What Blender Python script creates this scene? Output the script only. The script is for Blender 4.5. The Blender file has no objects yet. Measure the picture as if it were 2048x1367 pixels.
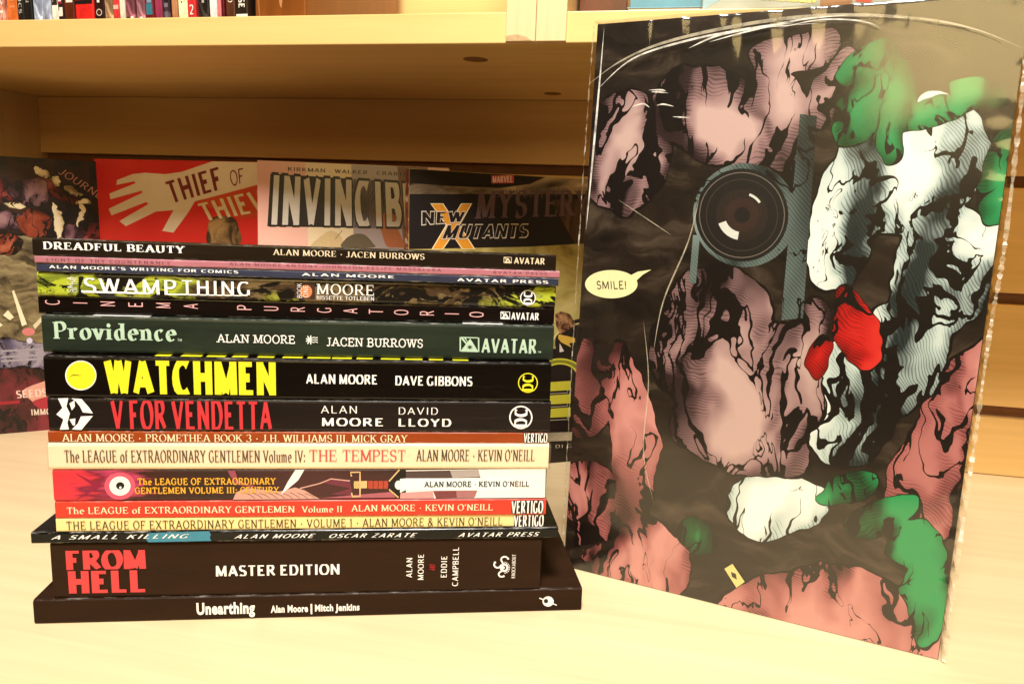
import bpy, bmesh, math, random
from mathutils import Vector, Matrix
random.seed(7)
sc = bpy.context.scene
COL = sc.collection
R = math.radians

# ------------------------------------------------------------------ camera
FPX = 1482.0                      # focal length in photo pixels (photo 2048 x 1367)
PITCH, ROLL, YAW, EYE = R(9.5), R(2.2), R(11.2), 0.2231
cam_d = bpy.data.cameras.new('camera')
cam = bpy.data.objects.new('camera', cam_d); COL.objects.link(cam)
cam_d.sensor_width = 36.0; cam_d.lens = FPX / 2048 * 36
cam_d.clip_start = 0.01; cam_d.clip_end = 50
F = Vector((math.sin(-YAW) * math.cos(PITCH), math.cos(YAW) * math.cos(PITCH), -math.sin(PITCH)))
R0 = Vector((math.cos(YAW), math.sin(YAW), 0)); U0 = R0.cross(F)
RT = R0 * math.cos(ROLL) + U0 * math.sin(ROLL); UP = -R0 * math.sin(ROLL) + U0 * math.cos(ROLL)
EYEP = Vector((0, 0, EYE))
cam.matrix_world = Matrix(((RT.x, UP.x, -F.x, 0), (RT.y, UP.y, -F.y, 0), (RT.z, UP.z, -F.z, EYE), (0, 0, 0, 1)))
sc.camera = cam

# ------------------------------------------------------------------ world, lamps, exposure
w = bpy.data.worlds.new('World'); sc.world = w; w.use_nodes = True
bg = w.node_tree.nodes['Background']
bg.inputs['Color'].default_value = (1.0, 0.66, 0.34, 1); bg.inputs['Strength'].default_value = 0.07

def area(name, loc, target, size, power, color, sy=None):
    d = bpy.data.lights.new(name, 'AREA'); d.energy = power; d.color = color
    d.size = size
    if sy: d.shape = 'RECTANGLE'; d.size_y = sy
    o = bpy.data.objects.new(name, d); COL.objects.link(o); o.location = loc
    o.rotation_euler = (Vector(target) - Vector(loc)).to_track_quat('-Z', 'Y').to_euler()
    return o
area('shop_ceiling_light', (0.00, -0.28, 1.34), (-0.02, 0.42, 0.05), 0.30, 38, (1.0, 0.96, 0.90), 0.30)
area('film_veil_fill_light', (-0.06, -1.0, 0.80), (0.05, 0.45, 0.25), 0.50, 6.2, (1.0, 0.72, 0.30), 0.46)  # added unseen lamp: golden veil on the wrapped cover, frontal fill

sc.view_settings.view_transform = 'Standard'; sc.view_settings.look = 'None'
sc.view_settings.exposure = 0.0; sc.view_settings.gamma = 1.0

# ------------------------------------------------------------------ materials
_m = {}
def srgb(r, g, b):
    f = lambda c: (c / 255 / 12.92) if c <= 10 else ((c / 255 + .055) / 1.055) ** 2.4
    return (f(r), f(g), f(b))
def nodes(name):
    m = bpy.data.materials.new(name); m.use_nodes = True
    nt = m.node_tree; return m, nt, nt.nodes['Principled BSDF']
def N(nt, t, **k):
    n = nt.nodes.new(t)
    for a, b in k.items():
        if a in n.inputs: n.inputs[a].default_value = b
        else: setattr(n, a, b)
    return n
def ramp(nt, fac, stops, interp='LINEAR'):
    r = nt.nodes.new('ShaderNodeValToRGB'); r.color_ramp.interpolation = interp
    e = r.color_ramp.elements
    while len(e) < len(stops): e.new(0.5)
    for i, (p, c) in enumerate(stops):
        e[i].position = p; e[i].color = (*c, 1)
    nt.links.new(fac, r.inputs['Fac']); return r.outputs['Color']
def mixc(nt, fac, a, b, mode='MIX'):
    n = nt.nodes.new('ShaderNodeMix'); n.data_type = 'RGBA'; n.blend_type = mode
    for sock, v in ((n.inputs[0], fac), (n.inputs[6], a), (n.inputs[7], b)):
        if hasattr(v, 'links'): nt.links.new(v, sock)
        elif isinstance(v, tuple): sock.default_value = (*v, 1)
        else: sock.default_value = v
    return n.outputs[2]
def coords(nt, scale=(1, 1, 1), kind='Object', rot=(0, 0, 0)):
    t = nt.nodes.new('ShaderNodeTexCoord'); mp = nt.nodes.new('ShaderNodeMapping')
    mp.inputs['Scale'].default_value = scale; mp.inputs['Rotation'].default_value = rot
    nt.links.new(t.outputs[kind], mp.inputs['Vector']); return mp.outputs['Vector']
def noise(nt, vec, scale, detail=4, rough=0.55, dist=0):
    n = N(nt, 'ShaderNodeTexNoise', Scale=scale, Detail=detail, Roughness=rough, Distortion=dist)
    nt.links.new(vec, n.inputs['Vector']); return n.outputs['Fac']
def bump(nt, p, h, strength, dist):
    b = N(nt, 'ShaderNodeBump', Strength=strength, Distance=dist)
    nt.links.new(h, b.inputs['Height']); nt.links.new(b.outputs['Normal'], p.inputs['Normal'])

def wood(name, c1, c2, axis='X', rough=0.38):
    m, nt, p = nodes(name)
    s = {'X': (1.2, 26, 26), 'Z': (26, 26, 1.2), 'Y': (26, 1.2, 26)}[axis]
    v = coords(nt, s)
    f1 = noise(nt, v, 2.2, 6, 0.6, 0.8)
    f2 = noise(nt, coords(nt, tuple(a * 5 for a in s)), 3.0, 3, 0.6)
    c = ramp(nt, f1, [(0.30, tuple(x * 0.93 for x in c2)), (0.62, c1)])
    c = mixc(nt, ramp(nt, f2, [(0.35, (0.0, 0.0, 0.0)), (0.75, (0.16, 0.16, 0.16))]), c, tuple(x * 0.80 for x in c2))
    big = noise(nt, coords(nt, (3, 5, 5)), 1.3, 2)
    c = mixc(nt, ramp(nt, big, [(0.35, (0, 0, 0)), (0.7, (0.35, 0.35, 0.35))]), c, c2)
    nt.links.new(c, p.inputs['Base Color'])
    p.inputs['Roughness'].default_value = rough
    bump(nt, p, f1, 0.12, 0.0006)
    return m
def flat(name, c, rough=0.45, var=0.12, scale=60, spec=0.5, coat=0.0):
    if name in _m: return _m[name]
    m, nt, p = nodes(name)
    f = noise(nt, coords(nt), scale, 4)
    lo = tuple(x * (1 - var) for x in c); hi = tuple(min(1, x * (1 + var)) for x in c)
    nt.links.new(ramp(nt, f, [(0.3, lo), (0.7, hi)]), p.inputs['Base Color'])
    p.inputs['Roughness'].default_value = rough
    p.inputs['Specular IOR Level'].default_value = spec
    p.inputs['Coat Weight'].default_value = coat; p.inputs['Coat Roughness'].default_value = 0.12
    _m[name] = m; return m
def ink(r, g, b, rough=0.45):
    return flat('ink_%d_%d_%d' % (r, g, b), srgb(r, g, b), rough, 0.05, 300)
def cover_mat(name, c, T, rough=0.34, wear=0.5, c2=None, var=0.15, spec=.3, edge=(0.75, 0.70, 0.62)):
    """printed card, scuffed pale along the top and bottom folds (object z from 0 to T)"""
    m, nt, p = nodes(name)
    tc = nt.nodes.new('ShaderNodeTexCoord'); sx = nt.nodes.new('ShaderNodeSeparateXYZ')
    nt.links.new(tc.outputs['Object'], sx.inputs[0])
    f = noise(nt, coords(nt, (6, 30, 30)), 4, 5)
    base = ramp(nt, f, [(0.3, tuple(x * (1 - var) for x in c)), (0.7, tuple(x * (1 + var) for x in (c2 or c)))])
    d = N(nt, 'ShaderNodeMath', operation='SUBTRACT'); nt.links.new(sx.outputs['Z'], d.inputs[0]); d.inputs[1].default_value = T / 2
    a = N(nt, 'ShaderNodeMath', operation='ABSOLUTE'); nt.links.new(d.outputs[0], a.inputs[0])
    mr = N(nt, 'ShaderNodeMapRange'); nt.links.new(a.outputs[0], mr.inputs['Value'])
    mr.inputs['From Min'].default_value = T / 2 - 0.0009; mr.inputs['From Max'].default_value = T / 2 - 0.0001
    nz = noise(nt, coords(nt, (60, 300, 300)), 2.0, 6, 0.75)
    cr = ramp(nt, nz, [(0.50, (0, 0, 0)), (0.66, (1, 1, 1))])
    k = N(nt, 'ShaderNodeMath', operation='MULTIPLY'); nt.links.new(mr.outputs[0], k.inputs[0]); nt.links.new(cr, k.inputs[1])
    my = N(nt, 'ShaderNodeMapRange'); nt.links.new(sx.outputs['Y'], my.inputs['Value']); my.inputs['From Min'].default_value = .0022; my.inputs['From Max'].default_value = .0010; my.inputs['To Max'].default_value = wear
    k2 = N(nt, 'ShaderNodeMath', operation='MULTIPLY'); nt.links.new(k.outputs[0], k2.inputs[0]); nt.links.new(my.outputs[0], k2.inputs[1])
    nt.links.new(mixc(nt, k2.outputs[0], base, edge), p.inputs['Base Color'])
    p.inputs['Roughness'].default_value = rough; p.inputs['Specular IOR Level'].default_value = spec
    bump(nt, p, noise(nt, coords(nt, (14, 60, 60)), 1.5, 3), 0.5, 0.0008)
    return m

M_WOOD = wood('maple_laminate', (0.84, 0.66, 0.39), (0.80, 0.605, 0.34))
M_WOODZ = wood('maple_laminate_upright', (0.84, 0.64, 0.35), (0.79, 0.585, 0.31), 'Z')
M_BOARD = wood('maple_board_laminate', (0.85, 0.575, 0.22), (0.79, 0.52, 0.18))
M_BACK = wood('slat_panel_veneer', (0.86, 0.56, 0.21), (0.79, 0.50, 0.17))
M_GROOVE = flat('groove_backing', (0.20, 0.09, 0.04), 0.7)
M_CORE = flat('raw_board_core', (0.55, 0.36, 0.17), 0.8, 0.25, 200)
M_PLUG = flat('dark_wood_plug', (0.22, 0.09, 0.03), 0.6)
def pages_mat():
    m, nt, p = nodes('page_edges')
    f = noise(nt, coords(nt, (4, 4, 2500)), 1.0, 2)
    nt.links.new(ramp(nt, f, [(0.3, (0.50, 0.44, 0.34)), (0.7, (0.82, 0.76, 0.64))]), p.inputs['Base Color'])
    p.inputs['Roughness'].default_value = 0.8
    return m
M_PAGES = pages_mat()
def pages_mat_v():
    m, nt, p = nodes('page_edges_upright')
    f = noise(nt, coords(nt, (2500, 4, 4)), 1.0, 2)
    nt.links.new(ramp(nt, f, [(0.3, (0.50, 0.44, 0.34)), (0.7, (0.82, 0.76, 0.64))]), p.inputs['Base Color'])
    p.inputs['Roughness'].default_value = 0.8
    return m
M_PAGESV = pages_mat_v()

# ------------------------------------------------------------------ mesh helpers
class MB:
    def __init__(s): s.v = []; s.f = []; s.mi = []
    def poly(s, pts, mi=0):
        b = len(s.v); s.v += [tuple(p) for p in pts]; s.f.append(tuple(range(b, b + len(pts)))); s.mi.append(mi)
    def box(s, x0, x1, y0, y1, z0, z1, mi=0, bev=0.0):
        b = len(s.v)
        s.v += [(x, y, z) for x in (x0, x1) for y in (y0, y1) for z in (z0, z1)]
        for f in ((0, 1, 3, 2), (4, 6, 7, 5), (0, 4, 5, 1), (2, 3, 7, 6), (0, 2, 6, 4), (1, 5, 7, 3)):
            s.f.append(tuple(b + i for i in f)); s.mi.append(mi)
    def prof(s, pts, x0, x1, mi=0):
        """closed (y,z) profile extruded along x"""
        b = len(s.v); n = len(pts)
        s.v += [(x0, y, z) for y, z in pts] + [(x1, y, z) for y, z in pts]
        for i in range(n):
            j = (i + 1) % n; s.f.append((b + i, b + n + i, b + n + j, b + j)); s.mi.append(mi)
        s.f.append(tuple(b + i for i in range(n))); s.mi.append(mi)
        s.f.append(tuple(b + n + i for i in reversed(range(n)))); s.mi.append(mi)
    def build(s, name, mats, parent=None, bevel=0, solid=False):
        me = bpy.data.meshes.new(name); me.from_pydata(s.v, [], s.f)
        if solid:
            bm = bmesh.new(); bm.from_mesh(me); bmesh.ops.recalc_face_normals(bm, faces=bm.faces); bm.to_mesh(me); bm.free()
        for m in (mats if isinstance(mats, (list, tuple)) else [mats]): me.materials.append(m)
        me.polygons.foreach_set('material_index', s.mi); me.update()
        o = bpy.data.objects.new(name, me); COL.objects.link(o)
        if parent: o.parent = parent
        if bevel:
            bm = o.modifiers.new('edge', 'BEVEL'); bm.width = bevel; bm.segments = 2; bm.limit_method = 'ANGLE'
        return o
def thing(name, label, cat, loc, rz=0, rx=0, group=None, ry=0):
    o = bpy.data.objects.new(name, None); COL.objects.link(o); o.empty_display_size = 0.03
    o.matrix_world = Matrix.Translation(loc) @ Matrix.Rotation(rz, 4, 'Z') @ Matrix.Rotation(ry, 4, 'Y') @ Matrix.Rotation(rx, 4, 'X')
    o['label'] = label; o['category'] = cat
    if group: o['group'] = group
    return o

class Plane:
    """a printed face: origin O, u along e, v up the leaning face; at() finds where a sight line meets it"""
    def __init__(s, O, ang, lean=0):
        s.O = Vector(O); s.e = Vector((math.cos(ang), math.sin(ang), 0))
        n = Vector((-math.sin(ang), math.cos(ang), 0))
        s.up = n * math.sin(lean) + Vector((0, 0, math.cos(lean))); s.n = s.e.cross(s.up)   # points toward the viewer's side
    def at(s, x, y):
        r = F + RT * ((x - 1024) / FPX) - UP * ((y - 683.5) / FPX)
        t = (s.O - EYEP).dot(s.n) / r.dot(s.n); P = EYEP + r * t - s.O
        return (P.dot(s.e), P.dot(s.up))

# ------------------------------------------------------------------ lettering
def arc(cx, cy, rx, ry, a0, a1, n=14):
    return [(cx + rx * math.cos(R(a0 + (a1 - a0) * i / n)), cy + ry * math.sin(R(a0 + (a1 - a0) * i / n))) for i in range(n + 1)]
# glyph: width, strokes, serif centres (x, y); 'v' entries are upright ticks (x, y, half height)
def glyphs():
    g = {}
    g['A'] = (.86, [[(.08, 0), (.42, 1)], [(.42, 1), (.78, 0)], [(.20, .33), (.66, .33)]], [(.08, 0), (.78, 0)], [])
    g['B'] = (.74, [[(.14, 0), (.14, 1)], [(.10, 1)] + arc(.38, .76, .24, .24, 90, -90) + [(.14, .52)], [(.14, .52)] + arc(.40, .26, .27, .26, 90, -90) + [(.10, 0)]], [(.14, 0), (.14, 1)], [])
    g['C'] = (.80, [arc(.44, .5, .36, .5, 50, 310)], [], [(.70, .82, .16), (.70, .18, .10)])
    g['D'] = (.84, [[(.14, 0), (.14, 1)], [(.10, 1), (.34, 1)] + arc(.36, .5, .38, .5, 90, -90) + [(.10, 0)]], [(.14, 0), (.14, 1)], [])
    g['E'] = (.72, [[(.14, 0), (.14, 1)], [(.14, .98), (.62, .98)], [(.14, .52), (.50, .52)], [(.14, .02), (.66, .02)]], [(.14, 0), (.14, 1)], [(.62, .88, .12), (.66, .13, .13), (.50, .52, .10)])
    g['F'] = (.68, [[(.14, 0), (.14, 1)], [(.14, .98), (.62, .98)], [(.14, .50), (.48, .50)]], [(.14, 0), (.14, 1)], [(.62, .87, .13), (.48, .50, .10)])
    g['G'] = (.84, [arc(.44, .5, .36, .5, 50, 300), [(.70, .42), (.70, .06)]], [(.68, .44)], [(.70, .84, .14)])
    g['H'] = (.88, [[(.16, 0), (.16, 1)], [(.72, 0), (.72, 1)], [(.16, .52), (.72, .52)]], [(.16, 0), (.16, 1), (.72, 0), (.72, 1)], [])
    g['I'] = (.36, [[(.18, 0), (.18, 1)]], [(.18, 0), (.18, 1)], [])
    g['J'] = (.54, [[(.36, 1), (.36, .2)] + arc(.20, .2, .16, .2, 0, -150)], [(.36, 1)], [])
    g['K'] = (.84, [[(.14, 0), (.14, 1)], [(.14, .38), (.66, 1)], [(.34, .60), (.74, 0)]], [(.14, 0), (.14, 1), (.66, 1), (.74, 0)], [])
    g['L'] = (.68, [[(.14, 0), (.14, 1)], [(.14, .02), (.62, .02)]], [(.14, 0), (.14, 1)], [(.62, .14, .14)])
    g['M'] = (1.04, [[(.14, 0), (.16, 1)], [(.16, 1), (.52, .06)], [(.52, .06), (.88, 1)], [(.88, 1), (.90, 0)]], [(.14, 0), (.12, 1), (.90, 0), (.92, 1)], [])
    g['N'] = (.90, [[(.15, 0), (.15, 1)], [(.15, 1), (.75, 0)], [(.75, 0), (.75, 1)]], [(.15, 0), (.11, 1), (.75, 1)], [])
    g['O'] = (.88, [arc(.44, .5, .37, .5, 90, 450, 26)], [], [])
    g['P'] = (.72, [[(.14, 0), (.14, 1)], [(.10, 1), (.32, 1)] + arc(.36, .73, .28, .27, 90, -90) + [(.14, .46)]], [(.14, 0), (.14, 1)], [])
    g['R'] = (.82, [[(.14, 0), (.14, 1)], [(.10, 1), (.32, 1)] + arc(.36, .74, .26, .26, 90, -90) + [(.14, .48)], [(.38, .48), (.72, 0)]], [(.14, 0), (.14, 1), (.74, 0)], [])
    g['S'] = (.66, [arc(.34, .75, .24, .25, 30, 270, 12) + arc(.33, .25, .26, .25, 90, -150, 12)], [], [(.55, .84, .12), (.10, .16, .12)])
    g['T'] = (.76, [[(.38, 0), (.38, 1)], [(.06, .98), (.70, .98)]], [(.38, 0)], [(.06, .87, .13), (.70, .87, .13)])
    g['U'] = (.88, [[(.16, 1), (.16, .34)] + arc(.44, .34, .28, .34, 180, 360) + [(.72, 1)]], [(.16, 1), (.72, 1)], [])
    g['V'] = (.84, [[(.08, 1), (.42, 0)], [(.42, 0), (.76, 1)]], [(.08, 1), (.76, 1)], [])
    g['W'] = (1.14, [[(.08, 1), (.34, 0)], [(.34, 0), (.57, 1)], [(.57, 1), (.82, 0)], [(.82, 0), (1.06, 1)]], [(.08, 1), (.57, 1), (1.06, 1)], [])
    g['X'] = (.84, [[(.10, 1), (.74, 0)], [(.10, 0), (.72, 1)]], [(.10, 1), (.74, 0), (.10, 0), (.72, 1)], [])
    g['Y'] = (.80, [[(.08, 1), (.40, .48)], [(.40, .48), (.72, 1)], [(.40, .48), (.40, 0)]], [(.08, 1), (.72, 1), (.40, 0)], [])
    g['Z'] = (.72, [[(.10, .98), (.62, .98)], [(.62, 1), (.08, 0)], [(.08, .02), (.64, .02)]], [], [(.10, .88, .12), (.64, .12, .12)])
    g['1'] = (.42, [[(.22, 0), (.22, 1)], [(.22, 1), (.08, .84)]], [(.22, 0)], [])
    g['3'] = (.64, [arc(.28, .76, .24, .24, 160, -90, 12) + arc(.28, .27, .28, .27, 90, -160, 12)], [], [])
    g['&'] = (.88, [[(.78, 0), (.24, .66)] + arc(.38, .80, .17, .20, 200, -30, 12) + [(.16, .38)] + arc(.34, .24, .24, .24, 160, 300, 10) + [(.72, .48)]], [], [])
    g['!'] = (.28, [[(.14, .30), (.14, 1)], arc(.14, .07, .03, .03, 0, 360, 8)], [], [])
    g['2'] = (.64, [arc(.30, .72, .24, .28, 160, -30, 12) + [(.08, .04)], [(.06, .04), (.58, .04)]], [], [])
    g['.'] = (.26, [arc(.13, .07, .03, .03, 0, 360, 8)], [], [])
    g[','] = (.26, [[(.14, .10), (.08, -.14)]], [], [])
    g["'"] = (.24, [[(.14, 1), (.08, .76)]], [], [])
    g[':'] = (.28, [arc(.14, .10, .03, .03, 0, 360, 8), arc(.14, .55, .03, .03, 0, 360, 8)], [], [])
    g['*'] = (.40, [arc(.20, .42, .06, .06, 0, 360, 10)], [], [])
    x = .64
    g['o'] = (.62, [arc(.31, x / 2, .24, x / 2, 90, 450, 22)], [], [])
    g['r'] = (.50, [[(.13, 0), (.13, x)], [(.13, .38)] + arc(.30, .44, .15, .18, 150, 30, 8)], [(.13, 0), (.09, x)], [])
    g['v'] = (.60, [[(.06, x), (.30, 0)], [(.30, 0), (.54, x)]], [(.06, x), (.54, x)], [])
    g['i'] = (.32, [[(.15, 0), (.15, x)], arc(.15, .86, .035, .035, 0, 360, 8)], [(.15, 0), (.11, x)], [])
    g['d'] = (.66, [arc(.30, x / 2, .22, x / 2, 60, 300, 18), [(.48, 0), (.48, 1)]], [(.52, 0), (.44, 1)], [])
    g['e'] = (.58, [[(.08, .36), (.50, .36)] + arc(.30, x / 2, .22, x / 2, 10, 315, 20)], [], [])
    g['n'] = (.68, [[(.13, 0), (.13, x)], [(.13, .40)] + arc(.33, .40, .19, .24, 150, 0, 10) + [(.52, 0)]], [(.13, 0), (.09, x), (.52, 0)], [])
    g['c'] = (.54, [arc(.30, x / 2, .22, x / 2, 45, 315, 18)], [], [])
    g['h'] = (.68, [[(.13, 0), (.13, 1)], [(.13, .40)] + arc(.33, .40, .19, .24, 150, 0, 10) + [(.52, 0)]], [(.13, 0), (.09, 1), (.52, 0)], [])
    g['f'] = (.42, [[(.16, 0), (.16, .80)] + arc(.30, .80, .14, .18, 180, 50, 8), [(.04, .62), (.34, .62)]], [(.16, 0)], [])
    g['l'] = (.32, [[(.15, 0), (.15, 1)]], [(.15, 0), (.11, 1)], [])
    g['u'] = (.68, [[(.13, x), (.13, .24)] + arc(.32, .24, .19, .24, 180, 350, 10), [(.52, 0), (.52, x)]], [(.09, x), (.52, x), (.56, 0)], [])
    g['m'] = (.98, [[(.13, 0), (.13, x)], [(.13, .42)] + arc(.29, .42, .16, .22, 150, 0, 8) + [(.45, 0)], [(.45, .42)] + arc(.62, .42, .17, .22, 150, 0, 8) + [(.79, 0)]], [(.13, 0), (.09, x), (.45, 0), (.79, 0)], [])
    return g
GL = glyphs()
def ribbon(out, pts, thick, thin, lay):
    n = len(pts); side = []
    for i, (x, y) in enumerate(pts):
        a = pts[max(0, i - 1)]; b = pts[min(n - 1, i + 1)]
        dx, dy = b[0] - a[0], b[1] - a[1]; l = math.hypot(dx, dy) or 1; dx /= l; dy /= l
        ca, sa = math.cos(R(18)), math.sin(R(18))
        wd = max(thin, thick * abs(dx * sa - dy * ca)) / 2
        side.append(((x - dy * wd, y + dx * wd), (x + dy * wd, y - dx * wd)))
    for i in range(n - 1):
        out.append(([side[i][1], side[i + 1][1], side[i + 1][0], side[i][0]], lay))
def stroke_text(s, thick, thin, serif, slab, gap=.06, space=.42, clamp=False):
    out = []; x = 0
    for ch in s:
        if ch == ' ': x += space; continue
        if ch not in GL: ch = ch.upper()
        wd, st, sf, tk = GL[ch]; extra = max(0, thick - .14) * .5
        pts = []
        sh = lambda p: (x + extra + p[0] * (1 + extra), p[1])
        for k, q in enumerate(st):
            dot = len(q) > 6 and q[0] == q[-1] and abs(q[0][0] - q[len(q) // 2][0]) < .14
            qq = [sh(p) for p in q]
            if dot:
                c = (sum(p[0] for p in qq) / len(qq), sum(p[1] for p in qq) / len(qq)); rr = max(thick * .5, .085)
                out.append(([(c[0] + rr * math.cos(R(a)), c[1] + rr * math.sin(R(a))) for a in range(0, 360, 36)], k)); continue
            ribbon(out, qq, thick, thin, k)
        if serif:
            for (sx, sy) in sf:
                px, py = sh((sx, sy)); h = slab; yy = (py, py + h) if py < .5 else (py - h, py)
                out.append(([(px - serif - thick / 2, yy[0]), (px + serif + thick / 2, yy[0]), (px + serif + thick / 2, yy[1]), (px - serif - thick / 2, yy[1])], 5))
            for (sx, sy, hh) in tk:
                px, py = sh((sx, sy))
                out.append(([(px - slab / 2, py - hh), (px + slab / 2, py - hh), (px + slab / 2, py + hh), (px - slab / 2, py + hh)], 6))
        x += wd * (1 + extra) + 2 * extra + gap
    x -= gap
    if clamp: out = [([(a, min(1, max(0, b))) for a, b in q], l) for q, l in out]
    return [([(px / x, py) for px, py in q], l) for q, l in out]
_dg = None
def sans_text(s, bold=0.0, shear=0.0, gap=1.0):
    """polygons of the built-in sans face, x normalised to 0..1 and y to cap height"""
    def mk(t):
        c = bpy.data.curves.new('t', 'FONT'); c.body = t; c.offset = bold; c.shear = shear; c.resolution_u = 3
        c.space_character = gap; c.fill_mode = 'FRONT'
        o = bpy.data.objects.new('t', c); COL.objects.link(o)
        dg = bpy.context.evaluated_depsgraph_get(); dg.update()
        me = o.evaluated_get(dg).to_mesh(); v = [(p.co.x, p.co.y) for p in me.vertices]; f = [tuple(p.vertices) for p in me.polygons]
        o.evaluated_get(dg).to_mesh_clear(); bpy.data.objects.remove(o); bpy.data.curves.remove(c); return v, f
    v, f = mk(s)
    if 'cap' + str(bold) not in _m:
        hv, _ = mk('H'); _m['cap' + str(bold)] = (min(p[1] for p in hv), max(p[1] for p in hv))
    b0, b1 = _m['cap' + str(bold)]
    x0 = min(p[0] for p in v); x1 = max(p[0] for p in v)
    return [([((v[i][0] - x0) / (x1 - x0), (v[i][1] - b0) / (b1 - b0)) for i in q], 0) for q in f]
STY = {
 'sans': lambda s: stroke_text(s, .115, .10, 0, 0, .14, .45, True), 'light': lambda s: stroke_text(s, .10, .08, 0, 0, .30, .6, True),
 'bold': lambda s: stroke_text(s, .18, .15, 0, 0, .12, .45, True), 'black': lambda s: stroke_text(s, .21, .17, 0, 0, .10, .4, True),
 'heavy': lambda s: stroke_text(s, .30, .22, 0, 0, .05, .3, True), 'cond': lambda s: sans_text(s, 0.042, 0, 1.10),
 'ital': lambda s: [([(x + (y - .5) * .5 / len(s), y) for x, y in q], l) for q, l in stroke_text(s, .19, .15, 0, 0, .20, .6, True)],
 'wide': lambda s: stroke_text(s, .19, .20, 0, 0, .14, .5, True),
 'serif': lambda s: stroke_text(s, .15, .055, .07, .05), 'fat': lambda s: stroke_text(s, .26, .06, .07, .06),
 'slab': lambda s: stroke_text(s, .13, .12, .12, .11, .10), 'cserif': lambda s: stroke_text(s, .20, .05, .07, .04),
 'fine': lambda s: stroke_text(s, .14, .085, .06, .045, .12), 'nouveau': lambda s: stroke_text(s, .17, .08, .05, .05),
 'poster': lambda s: stroke_text(s, .22, .15, .05, .12),
 'grot': lambda s: stroke_text(s, .40, .26, 0, 0, -.10, .30, True), 'grotc': lambda s: stroke_text(s, .30, .17, 0, 0, .02, .34, True), 'grotb': lambda s: stroke_text(s, .36, .22, 0, 0, .06, .3, True), 'grotm': lambda s: stroke_text(s, .25, .20, 0, 0, .03, .34, True),
 'hand': lambda s: stroke_text(s, .12, .10, 0, 0), 'blk': lambda s: stroke_text(s, .24, .17, 0, 0),
}
def smooth(pts, n=6):
    o = []; L = len(pts)
    for i in range(L):
        p0, p1, p2, p3 = pts[i - 1], pts[i], pts[(i + 1) % L], pts[(i + 2) % L]
        for k in range(n):
            q = k / n
            o.append(tuple(.5 * (2 * p1[j] + (p2[j] - p0[j]) * q + (2 * p0[j] - 5 * p1[j] + 4 * p2[j] - p3[j]) * q * q + (3 * p1[j] - p0[j] - 3 * p2[j] + p3[j]) * q ** 3) for j in (0, 1)))
    return o
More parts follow.
